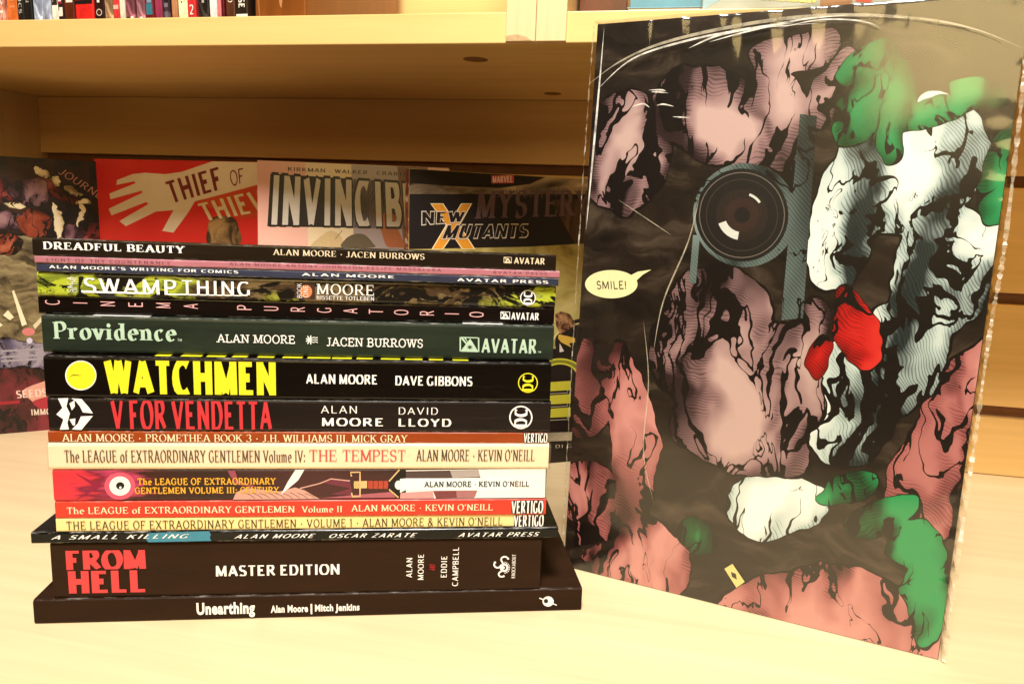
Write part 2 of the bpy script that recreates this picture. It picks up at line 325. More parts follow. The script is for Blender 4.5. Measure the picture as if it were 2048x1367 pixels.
class Sheet:
    """flat print laid on a face: y = -(off + layer) in the thing's own frame"""
    def __init__(s, plane, du=0.0, dv=0.0, off=0.00012, yoff=0.0):
        s.p = plane; s.du = du; s.dv = dv; s.off = off; s.y = yoff; s.mb = MB(); s.mats = []; s.k = 0; s.clip = getattr(plane, 'clip', None)
    def mi(s, m):
        if m not in s.mats: s.mats.append(m)
        return s.mats.index(m)
    def loc(s, x, y):
        u, v = s.p.at(x, y); return (u - s.du, v - s.dv)
    def _add(s, pts, lay, m):
        if s.clip:
            for ax, lim, sg in ((0, 0.0003, 1), (0, s.clip[0], -1), (1, 0.0003, 1), (1, s.clip[1], -1)):
                out = []
                for i in range(len(pts)):
                    a, b = pts[i - 1], pts[i]; da, db = (a[ax] - lim) * sg, (b[ax] - lim) * sg
                    if (da >= 0) != (db >= 0):
                        q = da / (da - db); out.append((a[0] + (b[0] - a[0]) * q, a[1] + (b[1] - a[1]) * q))
                    if db >= 0: out.append(b)
                pts = out
                if len(pts) < 3: return
        s.mb.poly([(u, s.y - s.off - lay, v) for u, v in pts], s.mi(m))
    def poly(s, px, m, lay=None):
        s.k += 1; s._add([s.loc(*p) for p in px], (lay if lay is not None else s.k) * 0.000006, m); return s
    def blob(s, px, m, lay=None): return s.poly(smooth(px), m, lay)
    def disc(s, cx, cy, r, m, ry=None, n=40, r0=0, lay=None, a0=0, a1=360):
        s.k += 1; ry = ry or r; l = (lay if lay is not None else s.k) * 0.000006
        P = [s.loc(cx + r * math.cos(R(a0 + (a1 - a0) * i / n)), cy + ry * math.sin(R(a0 + (a1 - a0) * i / n))) for i in range(n + 1)]
        if r0:
            k = r0 / r; Q = [s.loc(cx + r * k * math.cos(R(a0 + (a1 - a0) * i / n)), cy + ry * k * math.sin(R(a0 + (a1 - a0) * i / n))) for i in range(n + 1)]
            for i in range(n): s._add([P[i], P[i + 1], Q[i + 1], Q[i]], l, m)
        else: s._add(P[:n], l, m)
        return s
    def line(s, px, wpx, m, lay=None, taper=False):
        s.k += 1; l = (lay if lay is not None else s.k) * 0.000006; n = len(px)
        side = []
        for i in range(n):
            a = px[max(0, i - 1)]; b = px[min(n - 1, i + 1)]; dx, dy = b[0] - a[0], b[1] - a[1]; L = math.hypot(dx, dy) or 1
            h = wpx / 2 * (math.sin(math.pi * (i + .3) / (n - .4)) if taper else 1)
            side.append((s.loc(px[i][0] - dy / L * h, px[i][1] + dx / L * h), s.loc(px[i][0] + dy / L * h, px[i][1] - dx / L * h)))
        for i in range(n - 1): s._add([side[i][0], side[i + 1][0], side[i + 1][1], side[i][1]], l, m)
        return s
    def text(s, t, style, bl, br, tl, m, tr=None, lay=None):
        """fit text to the quad bottom-left, bottom-right, top-left (cap height)"""
        s.k += 1; l0 = (lay if lay is not None else s.k) * 0.000006 + .0002
        A, B, C = s.loc(*bl), s.loc(*br), s.loc(*tl)
        D = s.loc(*tr) if tr else (B[0] + C[0] - A[0], B[1] + C[1] - A[1])
        for q, l in STY[style](t):
            pts = []
            for x, y in q:
                pts.append(tuple((A[i] * (1 - x) + B[i] * x) * (1 - y) + (C[i] * (1 - x) + D[i] * x) * y for i in (0, 1)))
            s._add(pts, l0 + l * 0.000002, m)
        return s
    def h(s, t, style, x0, ytop, ybase, x1, m):
        """horizontal line in the face: level with the book, starting at x0"""
        s.k += 1; a = s.loc(x0, ybase); c = s.loc(x0, ytop); b = s.loc(x1, ybase)
        hh = c[1] - a[1]
        for q, l in STY[style](t):
            s._add([(a[0] + (b[0] - a[0]) * x, a[1] + hh * y) for x, y in q], s.k * 0.000006 + .0002 + l * 0.000002, m)
        return s
    def up(s, t, style, x0, y0, x1, y1, m, ccw=True):
        """text turned 90 degrees, reading upward inside the box"""
        s.k += 1; a = s.loc(x0, y1); b = s.loc(x1, y0); w_ = b[0] - a[0]; h_ = b[1] - a[1]
        for q, l in STY[style](t):
            if ccw: pts = [(a[0] + w_ * (1 - y), a[1] + h_ * x) for x, y in q]
            else: pts = [(a[0] + w_ * y, a[1] + h_ * (1 - x)) for x, y in q]
            s._add(pts, s.k * 0.000006 + .0002 + l * 0.000002, m)
        return s
    def done(s, name, parent, label=None):
        o = s.mb.build(name, s.mats, parent)
        if label: o['label'] = label
        return o


def painting(name, plane, W, H, ground, groups, warp=.012, scale=18, seed=0.0, stretch=.55, hatch=.55, ink_=(16, 10, 9), grow=1.0):
    """one printed sheet: organic colour regions with painted folds, ink lines and hatching, all in the sheet's own coordinates"""
    m, nt, p = nodes(name + '_material'); L = nt.links.new
    def M(op, a, b_=None, c=None):
        n = nt.nodes.new('ShaderNodeMath'); n.operation = op
        for i, v in enumerate((a, b_, c)):
            if v is None: continue
            if hasattr(v, 'links'): L(v, n.inputs[i])
            else: n.inputs[i].default_value = v
        return n.outputs[0]
    def VM(op, a, b_):
        n = nt.nodes.new('ShaderNodeVectorMath'); n.operation = op
        for i, v in enumerate((a, b_)):
            if hasattr(v, 'links'): L(v, n.inputs[i])
            elif isinstance(v, (int, float)): n.inputs['Scale'].default_value = v
            else: n.inputs[i].default_value = v
        return n.outputs[0]
    tc = nt.nodes.new('ShaderNodeTexCoord').outputs['Object']
    def nz(vec, sc_, det, rough=.55, dist=0, col=False):
        n = N(nt, 'ShaderNodeTexNoise', Scale=sc_, Detail=det, Roughness=rough, Distortion=dist); L(vec, n.inputs['Vector']); return n.outputs['Color' if col else 'Fac']
    w1 = VM('SUBTRACT', nz(tc, scale * .9, 3, .6, 0, True), (.5, .5, .5)); n_ = nt.nodes.new('ShaderNodeVectorMath'); n_.operation = 'SCALE'; L(w1, n_.inputs[0]); n_.inputs['Scale'].default_value = warp * 2
    wp = VM('ADD', tc, n_.outputs[0])
    def mapped(vec, sx, sz, rot, off=0):
        mp = nt.nodes.new('ShaderNodeMapping'); L(vec, mp.inputs['Vector']); mp.inputs['Scale'].default_value = (sx, 1, sz); mp.inputs['Rotation'].default_value = (0, R(rot), 0); mp.inputs['Location'].default_value = (off, seed, off * .7); return mp.outputs[0]
    col = ramp(nt, nz(mapped(wp, 1, 2.4, 8), scale * 1.2, 5, .6, .8), [(.35, ground[0]), (.52, ground[1]), (.70, ground[2])])
    for gi, (pal, rot, shapes) in enumerate(groups):
        d = None
        for (cx, cy, rx, ry, an_) in shapes:
            c0 = plane.at(cx, cy); ux = grow * abs(plane.at(cx + rx, cy)[0] - c0[0]); uz = grow * abs(plane.at(cx, cy + ry)[1] - c0[1])
            mp = nt.nodes.new('ShaderNodeMapping'); mp.vector_type = 'TEXTURE'; L(wp, mp.inputs['Vector'])
            mp.inputs['Location'].default_value = (c0[0], 0, c0[1]); mp.inputs['Rotation'].default_value = (0, R(an_), 0); mp.inputs['Scale'].default_value = (ux, 1000, uz)
            le = nt.nodes.new('ShaderNodeVectorMath'); le.operation = 'LENGTH'; L(mp.outputs[0], le.inputs[0])
            if d is None: d = le.outputs['Value']
            else: d = M('SMOOTH_MIN', d, le.outputs['Value'], .18)
        mask = M('LESS_THAN', d, 1.0)
        v = mapped(wp, 1, stretch, rot, gi * .37)
        f = nz(v, scale * 1.1, 2, .5, 1.0)
        tone = M('MULTIPLY_ADD', M('SUBTRACT', 1.0, d), .13, f)        # painted modelling: lighter toward the middle of a form
        base = ramp(nt, tone, [(.40, pal[0]), (.53, pal[1]), (.68, pal[2])])
        r_ = nz(mapped(wp, 1, stretch * .8, rot + 8, gi * .21 + 2), scale * 1.8, 3, .55, 1.4)
        crw = M('MULTIPLY', M('SUBTRACT', .67, tone), .17); cr = M('LESS_THAN', M('ABSOLUTE', M('SUBTRACT', r_, .5)), crw)
        wv = N(nt, 'ShaderNodeTexWave', Scale=200, Distortion=5.0, Detail=1.0); wv.inputs['Detail Scale'].default_value = .2
        L(mapped(wp, 1, 1, rot + 50, 0), wv.inputs['Vector'])
        ht = M('MULTIPLY', M('LESS_THAN', wv.outputs['Fac'], M('MULTIPLY_ADD', tone, -4.2, 2.35)), hatch)
        rim = M('GREATER_THAN', d, M('MULTIPLY_ADD', nz(tc, scale * 6, 1), -.10, 1.01))
        inkm = M('MAXIMUM', M('MAXIMUM', cr, ht), rim)
        c = mixc(nt, inkm, base, srgb(*ink_))
        col = mixc(nt, mask, col, c)
    L(col, p.inputs['Base Color']); p.inputs['Roughness'].default_value = .33
    return m

# ------------------------------------------------------------------ bookcase
case = thing('bookcase', 'pale maple shop bookcase holding the whole display, slatted back and upper shelf', 'bookcase', (0, 0, 0))
def boxpart(name, x0, x1, y0, y1, z0, z1, mat, parent=case, bevel=0.0007):
    mb = MB(); mb.box(0, x1 - x0, 0, y1 - y0, 0, z1 - z0)
    o = mb.build(name, mat, parent, bevel, True); o.location = (x0, y0, z0); return o
BX0, BX1, BACK, FRONT, CEIL, TOPZ = -0.712, 1.25, 0.753, 0.515, 0.339, 0.359
base = boxpart('base_shelf', BX0, BX1, 0.10, BACK, -0.035, 0, M_WOOD)
board = boxpart('shelf_board', BX0, BX1, FRONT, BACK, CEIL, TOPZ, M_BOARD)
boxpart('side_panel', BX0 - .019, BX0, FRONT + .012, BACK + .02, 0, CEIL, M_WOODZ)
boxpart('side_panel', BX0 - .019, BX0, FRONT + .012, BACK + .02, CEIL, 0.78, M_WOODZ)
boxpart('groove_backing', BX0, BX1, BACK + .009, BACK + .02, -0.035, 0.80, M_GROOVE)
for z0, z1 in ((0, .0555), (.0665, .1620), (.1725, .2665), (.2770, CEIL), (TOPZ, .3790), (.3895, .5200), (.5305, .6300), (.6405, .78)):
    boxpart('slat_panel', BX0, BX1, BACK, BACK + .009, z0, z1, M_BACK)
for x0 in (-0.1140, -0.0934):
    d = boxpart('upright_panel', x0, x0 + .0203, FRONT - .0025, FRONT - .0002, CEIL + .0006, 0.80, M_WOODZ, bevel=0.0005)
    boxpart('upright_panel_web', x0, x0 + .0203, FRONT, BACK, TOPZ, 0.80, M_WOODZ)
# chipped lower end of the left upright, raw core showing
mb = MB(); zc = CEIL + .0008; yy = FRONT - .0027
mb.poly([(-.1138, yy, zc), (-.0960, yy, zc + .0003), (-.1000, yy, zc + .0028), (-.1062, yy, zc + .0042), (-.1138, yy, zc + .0034)])
mb.build('chipped_edge', M_CORE, case)
for (cx_, cy_, rr) in ((-.148, .565, .0095), (-.112, .715, .0085)):
    mb = MB(); n = 20
    mb.poly([(rr * math.cos(2 * math.pi * i / n), rr * math.sin(2 * math.pi * i / n), -.0001) for i in range(n)][::-1])
    o = mb.build('hole_plug', M_PLUG, board); o.location = (cx_ - BX0, cy_ - FRONT, 0)

# ------------------------------------------------------------------ book builders
def cprofile(D, T, r, c):
    """C-shaped card wrap in (depth, thickness), fold corners rounded"""
    p = [(D, 0), (r, 0)]
    p += [(r - r * math.sin(R(a)), r - r * math.cos(R(a))) for a in (30, 60)] + [(0, r), (0, T - r)]
    p += [(r - r * math.cos(R(a)), T - r + r * math.sin(R(a))) for a in (30, 60)] + [(r, T), (D, T), (D, T - c), (c, T - c), (c, c), (D, c)]
    return p
def sag(mb, z0):
    # spines swell, so the pile sinks toward the fore edges; zero at the lower books
    for i, (x, y, z) in enumerate(mb.v):
        mb.v[i] = (x, y, z - y * max(0, (z0 + z - .10)) / .104 * .045)
def flat_book(root, L, T, D, mat, hard=False, r=None, z0=0):
    c = .0022 if hard else .0005; r = r or (min(.0017, T * .28) if T > .01 else min(.0009, T * .2)); ins = .003 if hard else .0005
    mb = MB(); mb.prof([(y, z) for y, z in cprofile(D, T, r, c)], 0, L); sag(mb, z0); cov = mb.build('cover', mat, root, solid=True)
    mb = MB(); mb.box(ins, L - ins, c + .0002, D - ins, c, T - c); sag(mb, z0); mb.build('page_block', M_PAGES, root, solid=True)
    return cov
def face_book(root, W, T, H, mat, hard=False, spine_mat=None):
    """standing, front cover at y=0, spine at x=0"""
    c = .0025 if hard else .0004; ins = .003 if hard else .0005
    mb = MB(); r = .0012 if hard else .0008
    pr = cprofile(W, T, min(r, T * .2), c)       # (x, y)
    n = len(pr); mb.v = [(x, y, 0) for x, y in pr] + [(x, y, H) for x, y in pr]
    for i in range(n):
        j = (i + 1) % n; mb.f.append((i, j, n + j, n + i)); mb.mi.append(1 if 3 <= i <= 7 and spine_mat else 0)
    mb.f += [tuple(reversed(range(n))), tuple(range(n, 2 * n))]; mb.mi += [0, 0]
    cov = mb.build('cover', [mat] + ([spine_mat] if spine_mat else []), root, solid=True)
    mb = MB(); mb.box(c + .0002, W - ins, c, T - c, ins, H - ins); mb.build('page_block', M_PAGESV, root, solid=True)
    return cov
def spine_book(root, T, D, H, mat):
    """standing, spine facing out: x thickness, y depth"""
    pr = cprofile(D, T, min(.001, T * .25), .0004); mb = MB(); n = len(pr)
    mb.v = [(x, y, 0) for y, x in pr] + [(x, y, H) for y, x in pr]
    for i in range(n):
        j = (i + 1) % n; mb.f.append((j, i, n + i, n + j)); mb.mi.append(0)
    mb.f += [tuple(range(n)), tuple(reversed(range(n, 2 * n)))]; mb.mi += [0, 0]
    mb.build('cover', mat, root, solid=True)
    mb = MB(); mb.box(.0004, T - .0004, .0006, D - .0005, .0005, H - .0005); mb.build('page_block', M_PAGESV, root, solid=True)

# ------------------------------------------------------------------ the stack of sixteen
SA = R(18.0); SO = Vector((-0.3144, 0.3080, 0))
SE = Vector((math.cos(SA), math.sin(SA), 0)); SN = Vector((-math.sin(SA), math.cos(SA), 0))
WHITE = ink(250, 248, 244); CREAM = ink(246, 232, 190); BLACK = ink(10, 7, 6)
ENDS = [
 ((65.4, 1199), (69, 1248), (1165, 1178.6), (1163, 1221)),
 ((99.8, 1085), (107, 1196), (1082, 1078.7), (1079.8, 1177)),
 ((61.4, 1064.5), (62.5, 1082), (1116.4, 1055.7), (1115, 1075)),
 ((111.5, 1037), (113, 1062), (1088, 1027), (1087, 1052)),
 ((110, 1003.7), (110.8, 1036), (1091.8, 997), (1091.4, 1026.5)),
 ((103, 940), (109.7, 1002), (1093, 936), (1091.4, 995.4)),
 ((96, 886), (97.6, 937), (1096.7, 886.5), (1098, 933.7)),
 ((96, 862.4), (96.5, 885.4), (1096, 865), (1095, 885.4)),
 ((94.3, 794.8), (98.7, 861), (1101.7, 805), (1100.6, 862.4)),
 ((86.7, 709), (91, 792), (1103.5, 727.4), (1100, 802)),
 ((81.6, 628.5), (87.3, 703), (1107.6, 653), (1105, 718)),
 ((75, 591), (78.5, 622), (1110.5, 619), (1106, 647.6)),
 ((73.5, 543), (75.7, 589.5), (1112.7, 572.3), (1110.5, 613.6)),
 ((72.4, 524.7), (73.5, 541.6), (1117, 554.8), (1116, 568)),
 ((68, 511), (70, 523.6), (1120, 540.7), (1118, 551.7)),
 ((63.6, 474), (66, 508), (1112.7, 511.6), (1111.6, 539.4)),
]   # spine corners read off the photograph: left top, left bottom, right top, right bottom
def stack_book(name, label, x0, x1, z0, z1, yoff, D, mat, hard=False, rough=.34, wear=.5, var=.15, tilt=0):
    pl = Plane(SO + SN * yoff, SA); q = ENDS.pop(0); x0 = (pl.at(*q[0])[0] + pl.at(*q[1])[0]) / 2; x1 = (pl.at(*q[2])[0] + pl.at(*q[3])[0]) / 2
    O = SO + SE * x0 + SN * yoff + Vector((0, 0, z0))
    t = thing(name, label, 'book', O, SA, group='books in the flat stack')
    T = z1 - z0 - 0.00004
    m = mat if not isinstance(mat, tuple) else cover_mat('card_' + name, mat, T, rough, wear, var=var, spec=.10 if rough > .45 else .3)
    flat_book(t, x1 - x0, T, D, m, hard, z0=z0)
    t.rotation_mode = 'XYZ'; J = random.Random(name).uniform(-.0045, .0045); t.matrix_world = Matrix.Translation(O) @ Matrix.Rotation(SA + J, 4, 'Z')
    pl = Plane(SO + SN * yoff, SA)
    return t, (lambda: Sheet(pl, x0, z0)), T
def avatar_box(s, x0, y0, x1, y1, m, dark, sl=.03):
    """publisher emblem: a box with a triangle and a bursting star"""
    L = lambda a, b: (x0 + (x1 - x0) * a, y0 + (y1 - y0) * b + sl * (x1 - x0) * a)
    t = .07
    s.poly([L(0, 0), L(1, 0), L(1, t), L(0, t)], m, 1); s.poly([L(0, 1 - t), L(1, 1 - t), L(1, 1), L(0, 1)], m, 1)
    s.poly([L(0, 0), L(t, 0), L(t, 1), L(0, 1)], m, 1); s.poly([L(1 - t, 0), L(1, 0), L(1, 1), L(1 - t, 1)], m, 1)
    s.poly([L(.05, .97), L(.95, .97), L(.54, .10)], m, 2)
    s.poly([L(.06, .10), L(.16, .06), L(.50, .62), L(.44, .66)], m, 3); s.poly([L(.22, .06), L(.30, .06), L(.52, .52)], m, 3)
    pts = []
    for i in range(16):
        r_ = .19 if i % 2 == 0 else .07; a = i * math.pi / 8
        pts.append(L(.52 + r_ * math.cos(a), .68 + r_ * 1.1 * math.sin(a)))
    s.poly(pts, dark, 4)
def dc_logo(s, cx, cy, r, m, w=.12):
    s.disc(cx, cy, r, m, r0=r * (1 - w), lay=1)
    s.up('DC', 'heavy', cx - r * .58, cy - r * .86, cx + r * .58, cy + r * .90, m)

# 16 (bottom): big brown-black hardback
t, S, T = stack_book('long_black_hardback', 'long matt brown-black hardback at the very bottom of the stack', 0, .2968, 0, .0139, 0, .23, srgb(44, 27, 15), True, .5, .35)
S().h('Unearthing', 'cond', 393.5, 1204.5, 1228.5, 510, WHITE).done('title', t)
s = S(); s.h('Alan Moore', 'cond', 541.5, 1210, 1224.6, 616, WHITE); s.h('Mitch Jenkins', 'cond', 630, 1208, 1222, 719, WHITE)
s.line([(622.5, 1207), (622.8, 1227.5)], 3.4, WHITE); s.done('author_names', t)
s = S(); s.disc(1096.5, 1202.8, 11.2, WHITE, 10.2); s.line([(1079, 1196), (1096, 1202.5), (1114, 1210.5)], 2, WHITE); s.disc(1092.3, 1202, 4.4, BLACK); s.done('publisher_logo', t)
# 15: thick brown-black
t, S, T = stack_book('thick_black_book', 'thickest book of the stack, brown-black with large red two-line title and white upright lettering', .0104, .2715, .0139, .0456, .0012, .20, srgb(46, 29, 17), False, .5, .35)
RED = ink(214, 62, 66); RGLOW = ink(120, 16, 22)
for nm, a in (('FROM', (130, 1100, 1138.3, 296.5)), ('HELL', (133.8, 1140.8, 1185.4, 299.2))):
    s = S(); s.h(nm, 'grot', a[0], a[1], a[2], a[3], RED); s.done('title', t)
S().h('MASTER EDITION', 'grotm', 430.8, 1129.8, 1150.8, 681, WHITE).done('subtitle', t)
s = S()
for tx, a in (('ALAN', (812.5, 1112.7, 824.8, 1153)), ('MOORE', (835.5, 1105.5, 847.8, 1158)), ('EDDIE', (881.6, 1109, 894.2, 1153)), ('CAMPBELL', (904, 1091.5, 917.8, 1169.8))):
    s.up(tx, 'bold', *a, WHITE)
s.up('AND', 'ital', 859, 1126, 870, 1138, ink(190, 30, 36)); s.done('author_names', t)
s = S(); s.up('KNOCKABOUT', 'bold', 1022.3, 1106, 1031.5, 1153.8, WHITE)
s.disc(1008, 1133, 8.5, WHITE, 8.5, r0=4.6); s.disc(1006, 1133, 3.2, WHITE)
for i in range(9):
    a = R(-80 + i * 20); s.line([(1008 + 9.5 * math.cos(a), 1133 + 9.5 * math.sin(a)), (1008 + 12 * math.cos(a), 1133 + 12 * math.sin(a))], 1.6, WHITE, 3)
s.line([(1003, 1127)] + [(995 + 7 * math.cos(R(a)), 1127 + 6 * math.sin(R(a))) for a in range(60, 250, 20)], 3.2, WHITE)
s.line([(1006, 1125)] + [(1009 + 7 * math.cos(R(a)), 1117 + 6 * math.sin(R(a))) for a in range(140, 380, 24)], 3.2, WHITE)
s.line([(1004, 1139)] + [(1003 + 6 * math.cos(R(a)), 1146 + 5 * math.sin(R(a))) for a in range(230, 60, -24)], 3.2, WHITE)
s.disc(989.5, 1122.5, 2, WHITE); s.disc(1016, 1115, 2, WHITE); s.disc(1007, 1150, 2, WHITE); s.done('publisher_logo', t)
# 14: thin, wide, black with turquoise patch
t, S, T = stack_book('thin_wide_black_book', 'thin wide glossy black book with a turquoise patch, jutting out above the thickest book', .0015, .2806, .0456, .0518, 0, .215, srgb(9, 12, 12), False, .22, .6)
s = S(); s.poly([(294, 1065.8), (300, 1064.6), (418, 1060.6), (422, 1067), (420, 1074), (423, 1080.2), (297, 1083), (292, 1077), (296, 1070)], ink(52, 132, 158, .25)); s.done('colour_patch', t)
for tx, x0, x1, yt, yb in (('A SMALL KILLING', 106.4, 378.5, 1069.4, 1077.4), ('ALAN MOORE', 472.4, 630, 1067, 1075), ('OSCAR ZARATE', 660, 833, 1065.5, 1073.4), ('AVATAR PRESS', 918.5, 1077, 1063.2, 1071.2)):
    s = S(); s.h(tx, 'ital', x0, yt, yb, x1, WHITE); s.done({'A': 'title', 'AV': 'publisher_name'}.get(tx[:2].strip(), 'author_name'), t)
# 13: thin cream
t, S, T = stack_book('thin_cream_book', 'thin cream book with spaced dark lettering, directly above the jutting black one', .0142, .2722, .0518, .0594, .0005, .17, srgb(246, 222, 152), False, .4, .2, .05)
DK = ink(62, 44, 24)
s = S(); s.h('THE LEAGUE OF EXTRAORDINARY GENTLEMEN * VOLUME 1 * ALAN MOORE & KEVIN O\'NEILL', 'fine', 133.4, 1042, 1058.4, 1004.5, DK); s.done('title', t)
s = S(); s.poly([(1028, 1030), (1086.5, 1028), (1086.5, 1051.5), (1028, 1053.5)], BLACK); s.h('VERTIGO', 'grotc', 1027, 1029.6, 1052.6, 1087, WHITE); s.done('publisher_logo', t)
# 12: red
t, S, T = stack_book('thin_red_book', 'thin bright red book with white art-nouveau lettering, between two cream and white ones', .0142, .2730, .0594, .0687, .0002, .17, srgb(214, 62, 44), False, .36, .3, .06)
s = S()
s.h('The LEAGUE of EXTRAORDINARY GENTLEMEN', 'nouveau', 134.3, 1013.6, 1026.6, 590, CREAM); s.done('title', t); s = S(); s.h('Volume II', 'nouveau', 604, 1011, 1023, 685, CREAM); s.done('subtitle', t)
s = S(); s.h("ALAN MOORE * KEVIN O'NEILL", 'nouveau', 703, 1008.5, 1021, 985.5, CREAM); s.done('author_names', t)
s = S(); s.poly([(1023, 999.8), (1086, 998.4), (1086, 1024.5), (1023, 1026)], BLACK); s.h('VERTIGO', 'grotc', 1022, 1000, 1025, 1085.5, WHITE); s.done('publisher_logo', t)
# 11: illustrated spine, crimson to white
def crimson_mat():
    m, nt, p = nodes('crimson_to_plum_print')
    v = coords(nt, (30, 30, 40)); sx = nt.nodes.new('ShaderNodeSeparateXYZ'); tc = nt.nodes.new('ShaderNodeTexCoord'); nt.links.new(tc.outputs['Object'], sx.inputs[0])
    f = noise(nt, coords(nt, (20, 20, 160)), 2.2, 4)
    k = N(nt, 'ShaderNodeMath', operation='MULTIPLY_ADD'); nt.links.new(sx.outputs['X'], k.inputs[0]); k.inputs[1].default_value = 3.8
    q = N(nt, 'ShaderNodeMath', operation='MULTIPLY_ADD'); nt.links.new(f, q.inputs[0]); q.inputs[1].default_value = .25; q.inputs[2].default_value = -.12
    nt.links.new(q.outputs[0], k.inputs[2])
    nt.links.new(ramp(nt, k.outputs[0], [(0, srgb(220, 50, 56)), (.05, srgb(214, 48, 66)), (.085, srgb(120, 24, 50)), (.14, srgb(190, 60, 96)), (.18, srgb(60, 24, 20)), (.30, srgb(44, 26, 22)), (.5, srgb(70, 34, 36)), (.66, srgb(58, 30, 30)), (.70, srgb(40, 26, 24))]), p.inputs['Base Color'])
    p.inputs['Roughness'].default_value = .35; return m
t, S, T = stack_book('illustrated_crimson_book', 'book with a painted spine from crimson eyeball at left to pale sword at right', .0138, .2726, .0687, .0862, 0, .18, crimson_mat())
PLUM = ink(108, 44, 60); ROSE = ink(206, 156, 142); DKR = ink(74, 20, 24); PURE = ink(244, 240, 234)
s = S(); s.poly([(150, 945), (204, 971), (150, 1000), (188, 972)], ink(140, 20, 60), 1)
s.disc(240, 971, 31, ink(216, 86, 110), 27.5, lay=1); s.disc(240, 971, 21.2, PURE, 19.2); s.disc(240.5, 970.5, 8.4, BLACK, 7.4); s.disc(241, 974, 2.4, PURE); s.done('eyeball_print', t)
s = S(); s.poly([(466, 998.5), (472, 984), (492, 975), (560, 982), (590, 974), (610, 980), (626, 990), (640, 997)], ROSE, 1)
for i in range(9):
    x = 490 + i * 15; s.line([(x, 984 + (i % 3)), (x + 12, 990), (x + 20, 996)], 1.0, DKR, 2)
s.poly([(455, 941), (470, 940), (476, 960), (520, 975), (470, 968)], ink(150, 70, 86), 1)
s.poly([(591, 938.5), (609, 938.3), (596, 960), (562, 988.5), (576, 962)], PURE, 3)
s.line([(600, 976), (640, 966), (662, 957), (700, 961)], 2.4, ROSE, 2)
s.poly([(645, 965), (664, 958.5), (700, 962), (706, 990), (660, 988), (700, 976)], PLUM, 1); s.poly([(640, 995.5), (700, 990), (782, 983), (792, 994.6)], ink(170, 92, 104), 1)
s.done('figure_print', t)
s = S(); G_ = ink(226, 186, 128)
s.line([(703, 952), (701, 944), (720, 943.5), (720, 962)], 3, G_, 4); s.line([(703, 985), (705, 992.5), (720, 992), (720, 974)], 3, G_, 4)
s.poly([(708, 962), (734, 961), (734, 975.5), (708, 976)], G_, 5); s.disc(714, 969, 6.6, ink(216, 170, 110), 7.5, lay=6)
for i in range(4):
    x = 736 + i * 10; s.poly([(x, 961.5), (x + 9, 960.5), (x + 11, 966), (x + 11, 972), (x + 9, 977.5), (x, 976.5)], ink(176, 66, 48), 4); s.line([(x + 9.6, 961), (x + 11, 968), (x + 9.6, 977)], 1.2, DKR, 7)
s.line([(778, 962), (799, 938.5)], 2.6, G_, 4); s.line([(778, 978), (797, 994.5)], 2.6, G_, 4)
s.poly([(776, 962), (800, 937.8), (812, 937.6), (812, 994.5), (796, 994.8), (776, 978)], BLACK, 2)
s.disc(797, 969.5, 7.4, PURE, 9, lay=5)
s.poly([(800, 940), (1091.5, 936.4), (1090, 994.6), (800, 996.5)], PURE, 1.4)
s.poly([(800, 942), (957, 939), (961, 955), (812, 957)], ink(78, 62, 60), 1.8); s.poly([(900, 940.5), (957, 939.5), (960, 953), (905, 955)], ink(170, 160, 156), 2.2)
s.poly([(800, 957), (812, 956), (957, 956), (1020, 955.6), (1020, 979), (812, 979), (800, 985)], ink(226, 240, 242), 2.6)
s.poly([(801, 985), (866, 981), (868, 996), (800, 996.4)], ink(214, 150, 150), 2.2); s.poly([(866, 981), (955, 980), (948, 995), (872, 996)], ink(120, 58, 62), 2.4); s.poly([(912, 981), (955, 980), (950, 994), (914, 995)], ink(168, 110, 112), 2.8)
s.done('sword_print', t)
GOLD = ink(232, 172, 52)
s = S(); s.h('The LEAGUE OF EXTRAORDINARY', 'poster', 275.4, 955.8, 968.6, 551.5, GOLD); s.h('GENTLEMEN VOLUME III: CENTURY', 'poster', 270, 974, 986.2, 558, GOLD); s.done('title', t)
S().h("ALAN MOORE * KEVIN O'NEILL", 'poster', 848.7, 962.6, 972.8, 1058.6, ink(52, 50, 56)).done('author_names', t)
